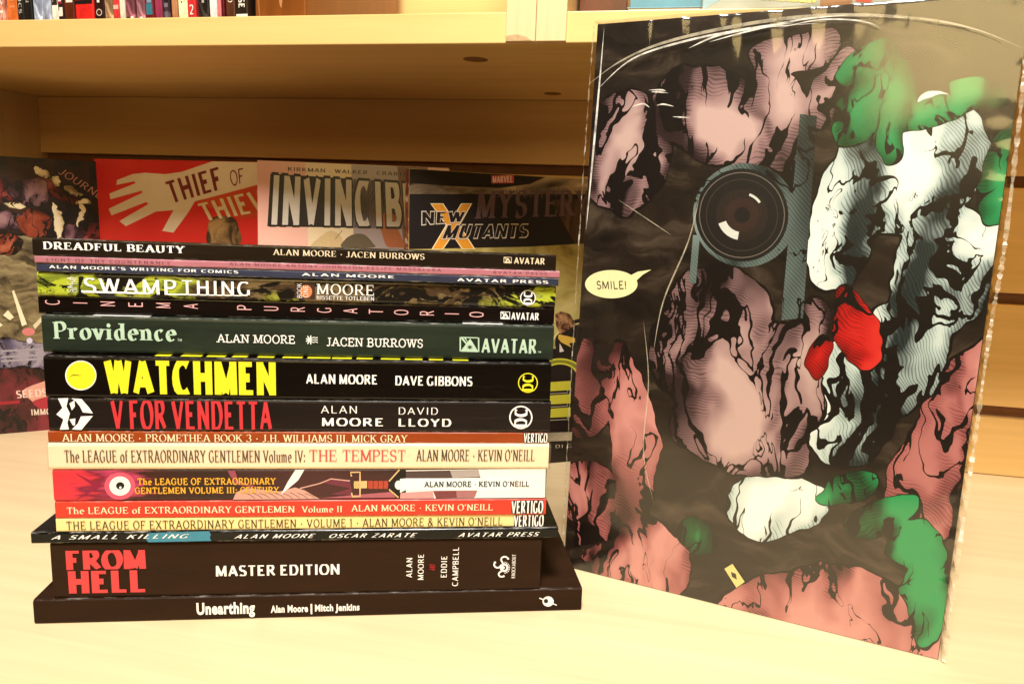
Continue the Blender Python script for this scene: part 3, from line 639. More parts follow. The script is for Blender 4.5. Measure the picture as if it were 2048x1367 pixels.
# 10: pale cream, shrink-wrapped
t, S, T = stack_book('wrapped_ivory_book', 'ivory shrink-wrapped book with tall narrow lettering, part of it red', .0129, .2736, .0862, .1005, -.0006, .18, srgb(250, 226, 190), False, .28, .2, .04)
s = S(); s.h('The LEAGUE of EXTRAORDINARY GENTLEMEN Volume IV:', 'cserif', 129.5, 899.5, 923.2, 611, ink(96, 74, 56)); s.done('title', t)
S().h('THE TEMPEST', 'serif', 618.3, 898.8, 921.4, 811.5, ink(206, 84, 80)).done('subtitle', t)
S().h("ALAN MOORE * KEVIN O'NEILL", 'cserif', 832.5, 898.6, 920.8, 1069.4, ink(72, 52, 36)).done('author_names', t)
def film(name, rough=.08, wr=.6, sc1=14, sc2=60, dist=.0015, strength=.5, ior=1.45, fine=.12):
    m, nt, p = nodes(name); out = nt.nodes['Material Output']; nt.nodes.remove(p)
    g = N(nt, 'ShaderNodeBsdfGlossy', Roughness=rough); tr = nt.nodes.new('ShaderNodeBsdfTransparent'); mx = nt.nodes.new('ShaderNodeMixShader')
    lw = N(nt, 'ShaderNodeFresnel', IOR=1.45)
    f1 = noise(nt, coords(nt, (1, 1, 1.6), 'Object', (0, .5, 0)), sc1, 0 if fine < .05 else 3, .5, 1.0); f2 = noise(nt, coords(nt, (1, 1, 1)), sc2, 3, .5)
    a = N(nt, 'ShaderNodeMath', operation='MULTIPLY_ADD'); nt.links.new(f2, a.inputs[0]); a.inputs[1].default_value = fine; nt.links.new(f1, a.inputs[2])
    b = N(nt, 'ShaderNodeBump', Strength=strength, Distance=dist); nt.links.new(a.outputs[0], b.inputs['Height'])
    gm = nt.nodes.new('ShaderNodeNewGeometry'); io = N(nt, 'ShaderNodeMapRange'); nt.links.new(gm.outputs['Backfacing'], io.inputs['Value'])
    io.inputs['To Min'].default_value = ior; io.inputs['To Max'].default_value = 1 / ior; nt.links.new(io.outputs[0], lw.inputs['IOR'])
    for q in (g, lw): nt.links.new(b.outputs['Normal'], q.inputs['Normal'])
    nt.links.new(lw.outputs[0], mx.inputs[0]); nt.links.new(tr.outputs[0], mx.inputs[1]); nt.links.new(g.outputs[0], mx.inputs[2]); nt.links.new(mx.outputs[0], out.inputs['Surface'])
    return m
M_FILM_S = film('shrink_film', .1, .6, 30, 120, .001)
mb = MB(); mb.box(-.0004, .2613, -.0006, .181, .0001, .0142); mb.build('shrink_wrap', M_FILM_S, t, solid=True)
# 9: thin rust-brown
t, S, T = stack_book('thin_rust_book', 'thin rust-brown book with cream capitals, directly under the charcoal book with a tall red title', .0132, .2723, .1005, .1067, .0004, .17, srgb(150, 66, 26), False, .26, .4)
S().h('ALAN MOORE * PROMETHEA BOOK 3 * J.H. WILLIAMS III, MICK GRAY', 'serif', 125.5, 867, 882, 814.5, CREAM).done('title', t)
s = S(); s.poly([(1046, 865.6), (1094.8, 865.8), (1094.8, 884.8), (1049, 884.8)], BLACK); s.h('VERTIGO', 'grotc', 1047, 866, 884.6, 1094.5, WHITE); s.done('publisher_logo', t)
# 8: grey-black, red title
t, S, T = stack_book('charcoal_book_red_title', 'charcoal book with tall narrow red title and white pictogram at its left end', .0140, .2732, .1067, .1243, .0003, .175, srgb(29, 22, 20), False, .30, .8)
s = S(); s.poly([(116, 796), (137, 795.5), (133, 812), (140, 826), (135, 845), (138, 858), (120, 858.5), (127, 838), (113, 828), (125, 815)], WHITE)
s.poly([(143, 796), (163, 797), (178, 814), (186, 826), (166, 824), (160, 812), (152, 802)], WHITE); s.poly([(186, 831), (172, 848), (163, 859), (144, 858), (156, 846), (162, 832)], WHITE)
s.poly([(139, 806), (149, 800), (150, 812), (144, 820)], WHITE); s.poly([(139, 838), (151, 836), (150, 850), (146, 850)], WHITE); s.done('pictogram', t)
s = S(); s.h('V FOR VENDETTA', 'grotc', 223.4, 799.6, 857, 545, ink(204, 50, 58)); s.done('title', t)
s = S(); s.h('ALAN', 'sans', 641.4, 810.8, 825.6, 715.5, WHITE); s.h('DAVID', 'sans', 796, 814, 828, 876.5, WHITE); s.h('MOORE', 'wide', 642.5, 835, 851, 768, WHITE); s.h('LLOYD', 'wide', 795.6, 836.5, 852, 903, WHITE); s.done('author_names', t)
s = S(); dc_logo(s, 1041.8, 834.3, 23.3, WHITE); s.done('publisher_logo', t)
# 7: black, yellow title
t, S, T = stack_book('black_book_yellow_title', 'black book with huge yellow capitals and a yellow disc at its left end', .0134, .2727, .1243, .1460, 0, .175, srgb(13, 8, 5), False, .26, .4)
YEL = ink(232, 226, 40)
S().h('WATCHMEN', 'grot', 210, 719, 786.5, 556, YEL).done('title', t)
s = S(); s.disc(161.8, 750.2, 31.2, WHITE, 29.6); s.disc(161.8, 750.2, 29.2, YEL, 27.6); s.line([(139, 753), (148, 750), (162, 750.5)], .9, BLACK); s.line([(143, 748.5), (152, 749.5), (158, 750)], .9, BLACK); s.done('disc_emblem', t)
s = S(); s.h('ALAN MOORE', 'grotm', 611.7, 747.5, 766.5, 755.6, WHITE); s.h('DAVE GIBBONS', 'grotm', 789.5, 751, 769.8, 945, WHITE); s.done('author_names', t)
s = S(); dc_logo(s, 1056, 765.4, 19.8, YEL, .1); s.done('publisher_logo', t)
mb = MB()
for i, wd in enumerate((9, 12, 11, 9, 10, 12, 14, 12, 10, 12, 11, 9, 10)):
    x = .052 + i * .0128; mb.poly([(x, .0034, T + .00008), (x + wd * .00085, .0034, T + .00008), (x + wd * .00085, .03, T + .00008), (x, .03, T + .00008)])
sag(mb, .1243); mb.build('front_lettering', YEL, t)
# 6: dark green
t, S, T = stack_book('dark_green_book', 'wide-spined dark green-grey book with pale mint old-style title', .0138, .2760, .1460, .1656, .0075, .175, srgb(38, 46, 36), False, .34, .75, .25)
MINT = ink(186, 214, 190)
s = S(); s.h('Providence', 'fat', 107.6, 643.5, 676.5, 354.5, MINT); s.h('TM', 'bold', 355.6, 676.5, 681.8, 364.8, MINT); s.done('title', t)
s = S(); s.h('ALAN MOORE', 'slab', 435.5, 667.6, 683.6, 590.5, WHITE); s.h('JACEN BURROWS', 'slab', 653.4, 674.2, 690.5, 845.8, WHITE)
c_ = (620, 679)
for i, (a, l) in enumerate(((200, 8), (240, 9), (285, 9), (160, 8), (120, 9), (75, 9))):
    s.line([(c_[0], c_[1]), (c_[0] + l * math.cos(R(a)), c_[1] + l * math.sin(R(a)))], 2.2, WHITE, 2)
for dy in (-5, 0, 5):
    s.line([(620, 679 + dy * .5), (627, 679 + dy), (632, 678.5 + dy * .8), (636, 679.5 + dy)], 1.5, WHITE, 3)
s.disc(620, 679, 3.6, WHITE, r0=2.0, lay=4); s.done('author_names', t)
s = S(); avatar_box(s, 919, 672.6, 958.4, 702, MINT, ink(44, 56, 46)); s.h('AVATAR', 'grotc', 961.5, 675.4, 704.2, 1073, MINT); s.h('TM', 'bold', 1074.5, 700.5, 704.5, 1081.5, MINT); s.done('publisher_logo', t)
z = T + .00008
for xa, xb in ((.024, .052), (.214, .236)):
    mb = MB(); mb.poly([(xa, .0009, z), (xb, .0009, z), (xb, .013, z), (xa, .013, z)]); sag(mb, .146); mb.build('white_sticker', WHITE, t)
# 5: thin black, letters turned sideways
t, S, T = stack_book('black_book_sideways_letters', 'slim black book whose widely spaced pinkish capitals each lie on their side', .0130, .2790, .1656, .1750, .0115, .17, srgb(16, 8, 6), False, .3, .6)
PK = ink(236, 190, 190); s = S(); n_ = 0
cxs = [105.5, 161, 216, 271.6, 327, 382, 489, 542.6, 596, 648.6, 701, 752, 802.5, 854, 903.6, 953]
for ch, x in zip('CINEMAPURGATORIO', cxs):
    y = 603.9 + (x - 105.5) * (628.6 - 603.9) / (953 - 105.5); hh = {'I': 2.0, 'M': 5.6}.get(ch, 5.0)
    s.up(ch, 'black', x - 15, y - hh - .8, x + 15, y + hh + .8, ink(96, 10, 18)); s.up(ch, 'sans', x - 14, y - hh, x + 14, y + hh, PK); s.k = 1
s.done('title', t)
s = S(); avatar_box(s, 1001, 622.5, 1020, 637.6, WHITE, BLACK); s.h('AVATAR', 'grotc', 1021.6, 624.2, 638.8, 1077.8, WHITE); s.done('publisher_logo', t)
# 4: camouflage green spine
def moss_mat(T):
    m, nt, p = nodes('moss_green_ink_print')
    v = coords(nt, (26, 26, 46), 'Object', (0, .35, 0))
    f = noise(nt, v, 1.5, 8, .62, 1.2); f2 = noise(nt, coords(nt, (9, 9, 22)), 1.0, 2); f3 = noise(nt, coords(nt, (20, 20, 60), 'Object', (0, -.5, 0)), 2.0, 6, .7, 1.0)
    grn = ramp(nt, f3, [(.0, srgb(120, 132, 40)), (.45, srgb(176, 188, 52)), (.60, srgb(150, 160, 84)), (.72, srgb(206, 206, 130))], 'CONSTANT')
    brn = ramp(nt, f3, [(.0, srgb(70, 52, 34)), (.5, srgb(112, 94, 62)), (.66, srgb(190, 110, 74))], 'CONSTANT')
    col = mixc(nt, ramp(nt, f2, [(.47, (0, 0, 0)), (.52, (1, 1, 1))]), grn, brn)
    nt.links.new(mixc(nt, ramp(nt, f, [(.50, (0, 0, 0)), (.53, (1, 1, 1))]), col, srgb(20, 16, 12)), p.inputs['Base Color'])
    p.inputs['Roughness'].default_value = .3; return m
t, S, T = stack_book('mossy_green_book', 'book with a blotched moss-green and black spine and big white title', .0132, .2795, .1750, .1873, .0095, .17, moss_mat(.0123), False)
s = S(); s.poly([(157, 553), (168, 553), (160, 575), (168, 588), (157, 588)], BLACK, .5)
s.up('SAGA', 'sans', 136, 553, 144.6, 584, WHITE); s.up('OF THE', 'sans', 146, 553, 153.4, 584, WHITE)
s.h('SWAMP', 'bold', 168, 555.5, 585, 354, WHITE); s.h('THING', 'bold', 362, 560, 588, 502, WHITE); s.poly([(162, 580.5), (300, 585), (300, 588.4), (164, 585)], WHITE, 6); s.poly([(330, 586.5), (495, 590.5), (495, 592.5), (330, 589.5)], WHITE, 6); s.done('title', t)
s = S(); s.poly([(589, 563), (630, 565), (630, 598), (589, 597)], ink(60, 36, 26), .5); s.disc(612, 583, 12, ink(206, 128, 80), 13, lay=.8); s.up('BOOK', 'sans', 594, 566, 603.6, 596, WHITE); s.up('ONE', 'sans', 606.5, 570, 616, 594, WHITE)
s.h('MOORE', 'fine', 633, 567.5, 588, 748.5, WHITE); s.h('BISSETTE TOTLEBEN', 'fine', 633, 591, 598.4, 748.5, WHITE); s.done('author_names', t)
s = S(); s.disc(1056.3, 595.6, 15.8, BLACK, lay=.6); dc_logo(s, 1056.3, 595.6, 15.6, WHITE, .12); s.done('publisher_logo', t)
# 3: thin slate-blue
t, S, T = stack_book('thin_slate_blue_book', 'very thin slate-blue book with wide white capitals, second below the pink one', .0135, .2795, .1873, .1918, .0085, .17, srgb(52, 56, 76), False, .34, .6, .4)
s = S(); s.h("ALAN MOORE'S WRITING FOR COMICS", 'wide', 99, 530, 535.9, 477, WHITE); s.done('title', t)
s = S(); s.h('ALAN MOORE', 'wide', 604, 545.3, 550.8, 790, WHITE); s.done('author_name', t); s = S(); s.h('AVATAR PRESS', 'wide', 914, 555.6, 561.6, 1096, WHITE); s.done('publisher_name', t)
# 2: thin pink
t, S, T = stack_book('thin_dusty_pink_book', 'very thin dusty pink book with small faded dark lettering', .0125, .2800, .1918, .1955, .0078, .17, srgb(176, 112, 124), False, .4, .8, .1)
DP = ink(96, 40, 52)
s = S(); s.h('LIGHT OF THY COUNTENANCE', 'light', 93, 515.2, 521.4, 342, DP); s.done('title', t)
s = S(); s.h('ALAN MOORE ANTONY JOHNSTON FELIPE MASSAFERA', 'light', 459, 524.2, 529, 882.5, DP); s.done('author_names', t); s = S(); s.h('AVATAR PRESS', 'light', 985.4, 541.2, 546, 1094, DP); s.done('publisher_name', t)
# 1: top of the stack
t, S, T = stack_book('top_black_book', 'black book on top of the stack, heavy white serif title at its left', .0120, .2770, .1955, .2042, .0075, .172, srgb(32, 23, 15), False, .28, .3, .2)
CR2 = ink(226, 208, 176)
S().h('DREADFUL BEAUTY', 'fat', 86.5, 483.4, 497.4, 369.5, WHITE).done('title', t)
S().h('ALAN MOORE * JACEN BURROWS', 'cserif', 546.6, 498, 509.4, 849.4, CR2).done('author_names', t)
s = S(); avatar_box(s, 1007.4, 513.5, 1023.4, 525.9, CR2, BLACK); s.h('AVATAR', 'grotm', 1027.5, 514.4, 527, 1089.8, CR2); s.done('publisher_logo', t)
mb = MB(); z = T + .00008; mb.poly([(.008, .0009, z), (.027, .0009, z), (.027, .016, z), (.008, .016, z)]); sag(mb, .1955); mb.build('white_sticker', WHITE, t)

# ------------------------------------------------------------------ face-out books along the back
def printmat(name, stops, scale, seed=0, mapscale=(1, 1, 1), rough=.32, detail=4, dist=.8, interp='LINEAR', rot=(0, 0, 0)):
    m, nt, p = nodes(name); v = coords(nt, mapscale, 'Object', rot)
    f = noise(nt, v, scale, detail, .55, dist)
    nt.links.new(ramp(nt, f, stops, interp), p.inputs['Base Color']); p.inputs['Roughness'].default_value = rough
    return m
def face_out(name, label, foot, ang, lean, W, T, H, mat, spine_mat=None, u0=None):
    P = Plane(foot, ang, lean)
    t = thing(name, label, 'book', foot, ang, -lean, group='books shown face out at the back')
    face_book(t, W, T, H, mat, False, spine_mat); P.clip = (W - .0003, H - .0003)
    return t, (lambda: Sheet(P)), P

# far left, dark cover, turned toward the middle
o_ = Vector((-.611, .576, 0)); an = R(40)
foot = o_ - Vector((math.cos(an), math.sin(an), 0)) * .060
mL = painting('murky_cover', Plane(foot, an, R(3)), .172, .262, (srgb(56, 46, 32), srgb(118, 104, 72), srgb(156, 142, 104)), [
 ((srgb(14, 8, 8), srgb(26, 15, 12), srgb(50, 28, 22)), 20, [(80, 380, 220, 96, 0), (150, 440, 90, 60, 0)]),
 ((srgb(40, 8, 10), srgb(104, 30, 30), srgb(160, 84, 78)), 30, [(0, 376, 46, 26, 20), (104, 372, 34, 22, 25), (134, 396, 34, 10, 20), (190, 470, 40, 24, 0)]),
 ((srgb(34, 18, 24), srgb(76, 44, 56), srgb(140, 104, 106)), -20, [(62, 384, 40, 28, 0), (140, 468, 36, 22, 0), (20, 440, 40, 20, 0)]),
 ((srgb(70, 20, 10), srgb(132, 54, 32), srgb(176, 104, 74)), 40, [(66, 446, 30, 30, 0), (8, 492, 40, 26, 0)]),
 ((srgb(120, 96, 60), srgb(206, 188, 144), srgb(232, 220, 186)), 70, [(84, 350, 22, 9, 32), (118, 362, 14, 10, 20), (150, 382, 18, 6, 30), (108, 440, 9, 36, 0), (168, 405, 18, 6, 10), (159, 430, 5, 24, 0), (34, 406, 20, 7, 10)]),
 ((srgb(40, 34, 52), srgb(96, 88, 112), srgb(150, 142, 152)), 5, [(40, 712, 110, 34, 0)]),
 ((srgb(30, 14, 12), srgb(70, 28, 28), srgb(120, 40, 48)), 12, [(40, 800, 130, 66, 0), (60, 860, 130, 50, 0)]),
], warp=.013, scale=34, hatch=.2)
t, S, P = face_out('murky_dark_book', 'dark painted cover book at far left, half behind the stack', foot, an, R(3), .172, .012, .262, mL)
s = S(); K = ink(24, 14, 12); 
MR = printmat('maroon_print', [(.3, srgb(96, 22, 22)), (.5, srgb(150, 52, 50)), (.7, srgb(196, 108, 100))], 60, dist=2)
MO = printmat('ochre_red_print', [(.3, srgb(120, 40, 22)), (.55, srgb(170, 74, 44)), (.75, srgb(206, 130, 92))], 50, dist=2)
MP = printmat('plum_print', [(.3, srgb(66, 34, 44)), (.6, srgb(120, 70, 84)), (.8, srgb(176, 130, 130))], 60, dist=2)
BONE = printmat('bone_print', [(.3, srgb(176, 156, 110)), (.7, srgb(222, 206, 168))], 60)
s.poly([(24, 582), (28, 580), (54, 648), (44, 652)], ink(226, 216, 180)); s.poly([(6, 630), (16, 620), (28, 634), (20, 640)], ink(226, 216, 180)); s.poly([(-20, 636), (0, 645), (6, 650), (-20, 664)], ink(226, 216, 180)); s.poly([(66, 650), (82, 634), (86, 640), (70, 658)], ink(206, 196, 160))
s.disc(57, 663, 13, ink(196, 116, 112), 8)
s.disc(59, 681, 6, ink(196, 190, 210))
for yy in (700, 712, 720):
    s.poly([(2, yy), (90, yy - 5), (90, yy - 1), (2, yy + 4)], ink(150, 144, 152))
s.blob([(46, 780), (88, 762), (110, 756), (110, 810), (84, 815), (62, 800)], ink(206, 150, 130)); s.blob([(66, 802), (110, 792), (110, 818), (84, 818)], ink(160, 40, 52)); s.poly([(-40, 806), (40, 800), (40, 806), (-40, 812)], ink(150, 30, 40))
s.done('printed_art', t)
s = S(); s.text('SEEDS', 'grotm', (33, 796), (96, 791), (31, 781), ink(222, 196, 178)); s.done('story_title', t); s = S(); s.text('IMMORTAL', 'grotm', (62, 830), (142, 826), (61, 818), ink(214, 196, 176)); s.done('tagline', t)
s = S(); CB = ink(176, 120, 108); s.text('JOURNEY', 'hand', (116, 346), (214, 408), (126, 336), CB); s.done('title', t)

# red cover with the white gloved-hand title
foot = Vector((-.537, .636, 0)); an = R(-4); P0 = Plane(foot, an, R(2))
foot = foot + P0.e * P0.at(190.5, 450)[0]
mRed = printmat('vermilion_print', [(.3, srgb(196, 38, 34)), (.7, srgb(224, 62, 50))], 6)
t, S, P = face_out('red_hand_title_book', 'vermilion cover book with a cream hand silhouette carrying its title', foot, an, R(2), .190, .012, Plane(foot, an, R(2)).at(200, 317.6)[1], mRed)
q3 = lambda *p: [(x / 3.4133, y / 3.4133 + 300) for x, y in p]
CRM = printmat('cream_pink_print', [(.3, srgb(206, 184, 152)), (.7, srgb(228, 208, 180))], 10)
s = S()
s.poly(q3((1450, 78), (1800, 66), (1800, 232), (1330, 350), (1290, 420), (1185, 563), (1108, 552), (1185, 410), (1065, 420), (860, 520), (815, 485), (1015, 368), (998, 355), (762, 446), (742, 402), (972, 292), (970, 277), (755, 336), (748, 298), (928, 226), (915, 214), (795, 238), (800, 205), (905, 165), (990, 155), (1130, 165), (1240, 150)), CRM)
s.poly(q3((1330, 352), (1800, 226), (1800, 450), (1640, 470), (1560, 440)), printmat('brick_red_print', [(.3, srgb(186, 58, 34)), (.7, srgb(206, 84, 44))], 10))
s.blob(q3((1425, 640), (1422, 520), (1440, 470), (1500, 448), (1590, 460), (1625, 510), (1634, 640)), printmat('olive_brown_print', [(.4, srgb(70, 52, 34)), (.62, srgb(168, 132, 84))], 60))
s.done('printed_art', t)
s = S(); BR = ink(120, 40, 32); qq = lambda x, y: q3((x, y))[0]
s.text('THIEF', 'grotm', qq(1172, 366), qq(1530, 262), qq(1118, 222), BR, qq(1500, 112)); s.text('OF', 'hand', qq(1582, 246), qq(1668, 222), qq(1562, 148), BR, qq(1664, 124))
s.text('THIEVES', 'grotm', qq(1400, 485), qq(2000, 385), qq(1338, 372), ink(216, 196, 150), qq(1960, 225)); s.done('title', t)

# pale striped cover
foot = Vector((-.352, .600, 0)); an = R(14); P0 = Plane(foot, an, R(2)); foot = foot + P0.e * P0.at(515, 450)[0]
hI = Plane(foot, an, R(2)).at(516, 320.5)[1]
t, S, P = face_out('pale_striped_book', 'pale pink, cream and mauve striped cover book with huge white capitals', foot, an, R(2), .168, .014, hI, printmat('pale_rose_print', [(.3, srgb(226, 166, 152)), (.7, srgb(236, 190, 170))], 6))
q4 = lambda *p: [(500 + x / 2.926, y / 2.926 + 300) for x, y in p]; qi = lambda x, y: q4((x, y))[0]
s = S(); s.poly(q4((322, 64), (592, 76), (612, 640), (345, 640)), printmat('cream_panel_print', [(.3, srgb(222, 200, 160)), (.7, srgb(236, 216, 182))], 8)); s.poly(q4((592, 76), (862, 92), (910, 640), (610, 640)), printmat('mauve_panel_print', [(.3, srgb(150, 134, 132)), (.7, srgb(176, 160, 156))], 8)); s.poly(q4((862, 92), (1040, 100), (1040, 640), (905, 640)), ink(120, 84, 60))
s.blob(q4((360, 570), (395, 520), (460, 474), (500, 478), (540, 516), (530, 570)), ink(206, 180, 132)); s.blob(q4((540, 570), (560, 520), (610, 492), (670, 495), (720, 545), (720, 570)), ink(96, 84, 62)); s.blob(q4((745, 410), (790, 365), (850, 385), (862, 450), (905, 560), (860, 570), (800, 560), (770, 480)), ink(164, 92, 52))
s.line(q4((500, 520), (540, 470)), 1, K, 8); s.done('printed_art', t)
s = S(); s.text('KIRKMAN * WALKER * CRABTREE', 'bold', qi(220, 122), qi(985, 156), qi(220, 100), ink(60, 44, 34)); s.done('author_names', t)
GRY = ink(206, 198, 184); s = S()
s.text('INVINCIBLE', 'grot', qi(98, 448), qi(1110, 466), qi(112, 128), K, qi(1085, 192)); s.poly([qi(102, 446), qi(1100, 464), qi(1086, 200), qi(120, 138)], K); s.text('INVINCIBLE', 'grotb', qi(112, 436), qi(1096, 452), qi(128, 146), GRY, qi(1074, 206)); s.done('title', t)

# black-banded cover, spine showing, part hidden by the tall book
an = R(32); end = Vector((-.066, .670, 0)); foot = end - Vector((math.cos(an), math.sin(an), 0)) * .171
P0 = Plane(foot, an, R(1.5)); foot = foot + P0.e * P0.at(817, 470)[0]
hN = Plane(foot, an, R(1.5)).at(818, 337)[1]
MIST = printmat('misty_print', [(.35, srgb(40, 32, 24)), (.6, srgb(160, 136, 108)), (.8, srgb(214, 190, 160))], 16, mapscale=(1, 1, 3))
OLV = printmat('olive_mist_print', [(.3, srgb(120, 104, 52)), (.5, srgb(176, 160, 92)), (.72, srgb(206, 192, 132))], 22, dist=1.5)
mS = printmat('red_white_spine_print', [(.42, srgb(104, 26, 22)), (.5, srgb(150, 50, 40)), (.58, srgb(206, 180, 150))], 60, mapscale=(1, 1, 3), interp='CONSTANT')
t, S, P = face_out('black_banded_book', 'black-banded cover book with orange X emblem, between striped cover and tall book', foot, an, R(1.5), .172, .014, hN, OLV, mS)
s = S(); BK2 = ink(20, 10, 10)
s.poly([(816, 330), (1300, 300), (1300, 372), (1180, 380), (816, 372)], printmat('black_brown_print', [(.3, srgb(20, 18, 12)), (.7, srgb(44, 34, 24))], 14), 1)
s.poly([(816, 366), (900, 372), (1000, 376), (1060, 368), (1120, 340), (1200, 326), (1260, 330), (1260, 392), (816, 388)], MIST, 2)
s.poly([(818, 388), (1260, 388), (1260, 478), (1166, 487), (1060, 493), (818, 498)], BK2, 3)
s.poly([(1100, 400), (1260, 392), (1260, 478), (1150, 488)], printmat('smoky_brown_print', [(.35, srgb(34, 20, 14)), (.7, srgb(96, 70, 44))], 20, mapscale=(3, 3, 1)), 4)
# yellow-black panel art lower down
s.poly([(1040, 700), (1260, 690), (1260, 880), (1040, 880)], ink(18, 8, 8), 5); s.disc(1176, 685, 66, ink(18, 10, 8), 50, lay=5.2)
s.disc(1176, 690, 74, ink(206, 190, 130), 46, r0=70, a0=180, a1=300, lay=5.6)
YO = ink(186, 178, 50)
for rr in (50, 44, 38): s.disc(1120, 752, rr, YO if rr != 44 else ink(120, 120, 30), rr * .72, r0=rr - 5, a0=200, a1=340, lay=6)
for yy in (764, 790.5, 817): 
    s.poly([(1095, yy), (1141, yy - 3), (1141, yy + 15.5), (1095, yy + 18)], YO, 7); s.line([(1095, yy + 23), (1135, yy + 21), (1135, yy + 16)], .8, ink(210, 200, 170), 7)
s.poly([(1117, 668), (1136, 672), (1150, 676), (1150, 684), (1138, 686), (1142, 694), (1122, 684), (1116, 676)], ink(196, 160, 60), 7); s.poly([(1119, 686), (1128, 702), (1119, 704)], ink(200, 190, 180), 7)
s.poly([(1110, 628), (1122, 622), (1140, 628), (1152, 650), (1120, 668), (1112, 650)], printmat('figure_brown_print', [(.4, srgb(60, 26, 18)), (.6, srgb(170, 126, 84))], 120), 6)
s.poly([(1040, 866), (1260, 860), (1260, 884), (1040, 892)], printmat('grey_gloss_print', [(.3, srgb(110, 98, 76)), (.7, srgb(180, 166, 136))], 20), 8); s.poly([(1040, 884), (1260, 876), (1260, 930), (1040, 930)], ink(30, 22, 16), 9)
s.done('printed_art', t)
OR = ink(214, 142, 40); LG = ink(206, 190, 168)
s = S()
X1 = q4((1055, 312), (1130, 312), (1185, 395), (1235, 312), (1300, 312), (1228, 440), (1318, 580), (1240, 580), (1185, 500), (1130, 580), (1062, 580), (1145, 440))
s.poly(X1, ink(240, 220, 170), 20); s.poly(q4((1062, 316), (1126, 316), (1185, 405), (1240, 316), (1292, 316), (1221, 440), (1309, 577), (1244, 577), (1185, 490), (1126, 577), (1070, 577), (1153, 440)), OR, 21)
s.k = 24
for wd, mm in (('grot', LG), ('grotc', BK2)):
    e = 6 if wd == 'grot' else 0
    s.text('NEW', wd, qi(1000 - e, 436 + e), qi(1250 + e, 418 + e), qi(1000 - e, 362 - e), mm, qi(1262 + e, 362 - e))
    s.text('MUTANTS', wd, qi(1118 - e, 518 + e), qi(1622 + e, 508 + e), qi(1150 - e, 440 - e), mm, qi(1632 + e, 436 - e))
s.done('title', t)
s = S(); s.k = 12; s.poly(q4((1412, 150), (1544, 144), (1544, 194), (1412, 196)), ink(186, 70, 74), 12); s.text('MARVEL', 'grotc', qi(1418, 192), qi(1538, 189), qi(1418, 154), ink(224, 190, 180)); s.done('publisher_logo', t)
s = S(); s.k = 8; MV = ink(92, 68, 72); s.text('JOURNEY INTO', 'serif', qi(1440, 276), qi(1860, 258), qi(1440, 240), MV); s.text('MYSTERY', 'fat', qi(1312, 402), qi(1990, 380), qi(1330, 240), MV, qi(1990, 240)); s.done('subtitle', t)
s = S(); s.k = 12; s.text("* DI GIANDOMENICO", 'sans', (1098, 895.6), (1260, 889), (1098, 889), ink(196, 184, 160)); s.done('author_names', t)

# ------------------------------------------------------------------ the tall wrapped hardback at the right
foot = Vector((-.0497, .4534, 0)); an = R(-14.1); LEAN = R(1.5); W_, H_ = .2145, .3375
P = Plane(foot, an, LEAN); P.clip = (W_ - .0003, H_ - .0003)
t = thing('tall_wrapped_hardback', 'tall shrink-wrapped hardback standing upright with an abstract mauve, green and red cover', 'book', foot, an, -LEAN)
DARK = printmat('sooty_brown_print', [(.3, srgb(26, 19, 14)), (.5, srgb(42, 32, 24)), (.75, srgb(70, 58, 46))], 22, mapscale=(1, 1, 2.2), dist=1.2)
face_book(t, W_, .021, H_, DARK, True, flat('black_cloth_spine', (.02, .017, .015), .5))
def folds(name, lo, mid, hi, sc_=22, rot=0, line=.020, hatch=.5, sx=1.0, sz=.55, seed=0):
    """painted folds: soft tone, dark crease lines of changing weight, loose hatching in the shaded parts"""
    m, nt, p = nodes(name)
    v = coords(nt, (sx, 1, sz), 'Object', (0, R(rot), 0))
    f = noise(nt, v, sc_, 2, .5, 1.2)
    base = ramp(nt, f, [(.32, lo), (.47, mid), (.64, hi)])
    r_ = noise(nt, coords(nt, (sx, 1, sz), 'Object', (.3, R(rot + 12), .2)), sc_ * 1.5, 3, .55, 1.8)
    d = N(nt, 'ShaderNodeMath', operation='SUBTRACT'); nt.links.new(r_, d.inputs[0]); d.inputs[1].default_value = .5
    ab = N(nt, 'ShaderNodeMath', operation='ABSOLUTE'); nt.links.new(d.outputs[0], ab.inputs[0])
    wd = N(nt, 'ShaderNodeMapRange'); nt.links.new(f, wd.inputs['Value']); wd.inputs['From Min'].default_value = .60; wd.inputs['From Max'].default_value = .30
    wd.inputs['To Min'].default_value = -.002; wd.inputs['To Max'].default_value = line * 2
    cr = N(nt, 'ShaderNodeMath', operation='LESS_THAN'); nt.links.new(ab.outputs[0], cr.inputs[0]); nt.links.new(wd.outputs[0], cr.inputs[1])
    wv = N(nt, 'ShaderNodeTexWave', Scale=190, Distortion=7.0, Detail=2.0); wv.inputs['Detail Scale'].default_value = .25
    nt.links.new(coords(nt, (1, 0, 1), 'Object', (0, R(rot + 40), 0)), wv.inputs['Vector'])
    th = N(nt, 'ShaderNodeMapRange'); nt.links.new(f, th.inputs['Value']); th.inputs['From Min'].default_value = .34; th.inputs['From Max'].default_value = .52
    th.inputs['To Min'].default_value = .60; th.inputs['To Max'].default_value = -.05
    c = N(nt, 'ShaderNodeMath', operation='LESS_THAN'); nt.links.new(wv.outputs['Fac'], c.inputs[0]); nt.links.new(th.outputs[0], c.inputs[1])
    k = N(nt, 'ShaderNodeMath', operation='MULTIPLY'); nt.links.new(c.outputs[0], k.inputs[0]); k.inputs[1].default_value = hatch
    mx = N(nt, 'ShaderNodeMath', operation='MAXIMUM'); nt.links.new(k.outputs[0], mx.inputs[0]); nt.links.new(cr.outputs[0], mx.inputs[1])
    nt.links.new(mixc(nt, mx.outputs[0], base, srgb(20, 12, 12)), p.inputs['Base Color']); p.inputs['Roughness'].default_value = .35
    return m
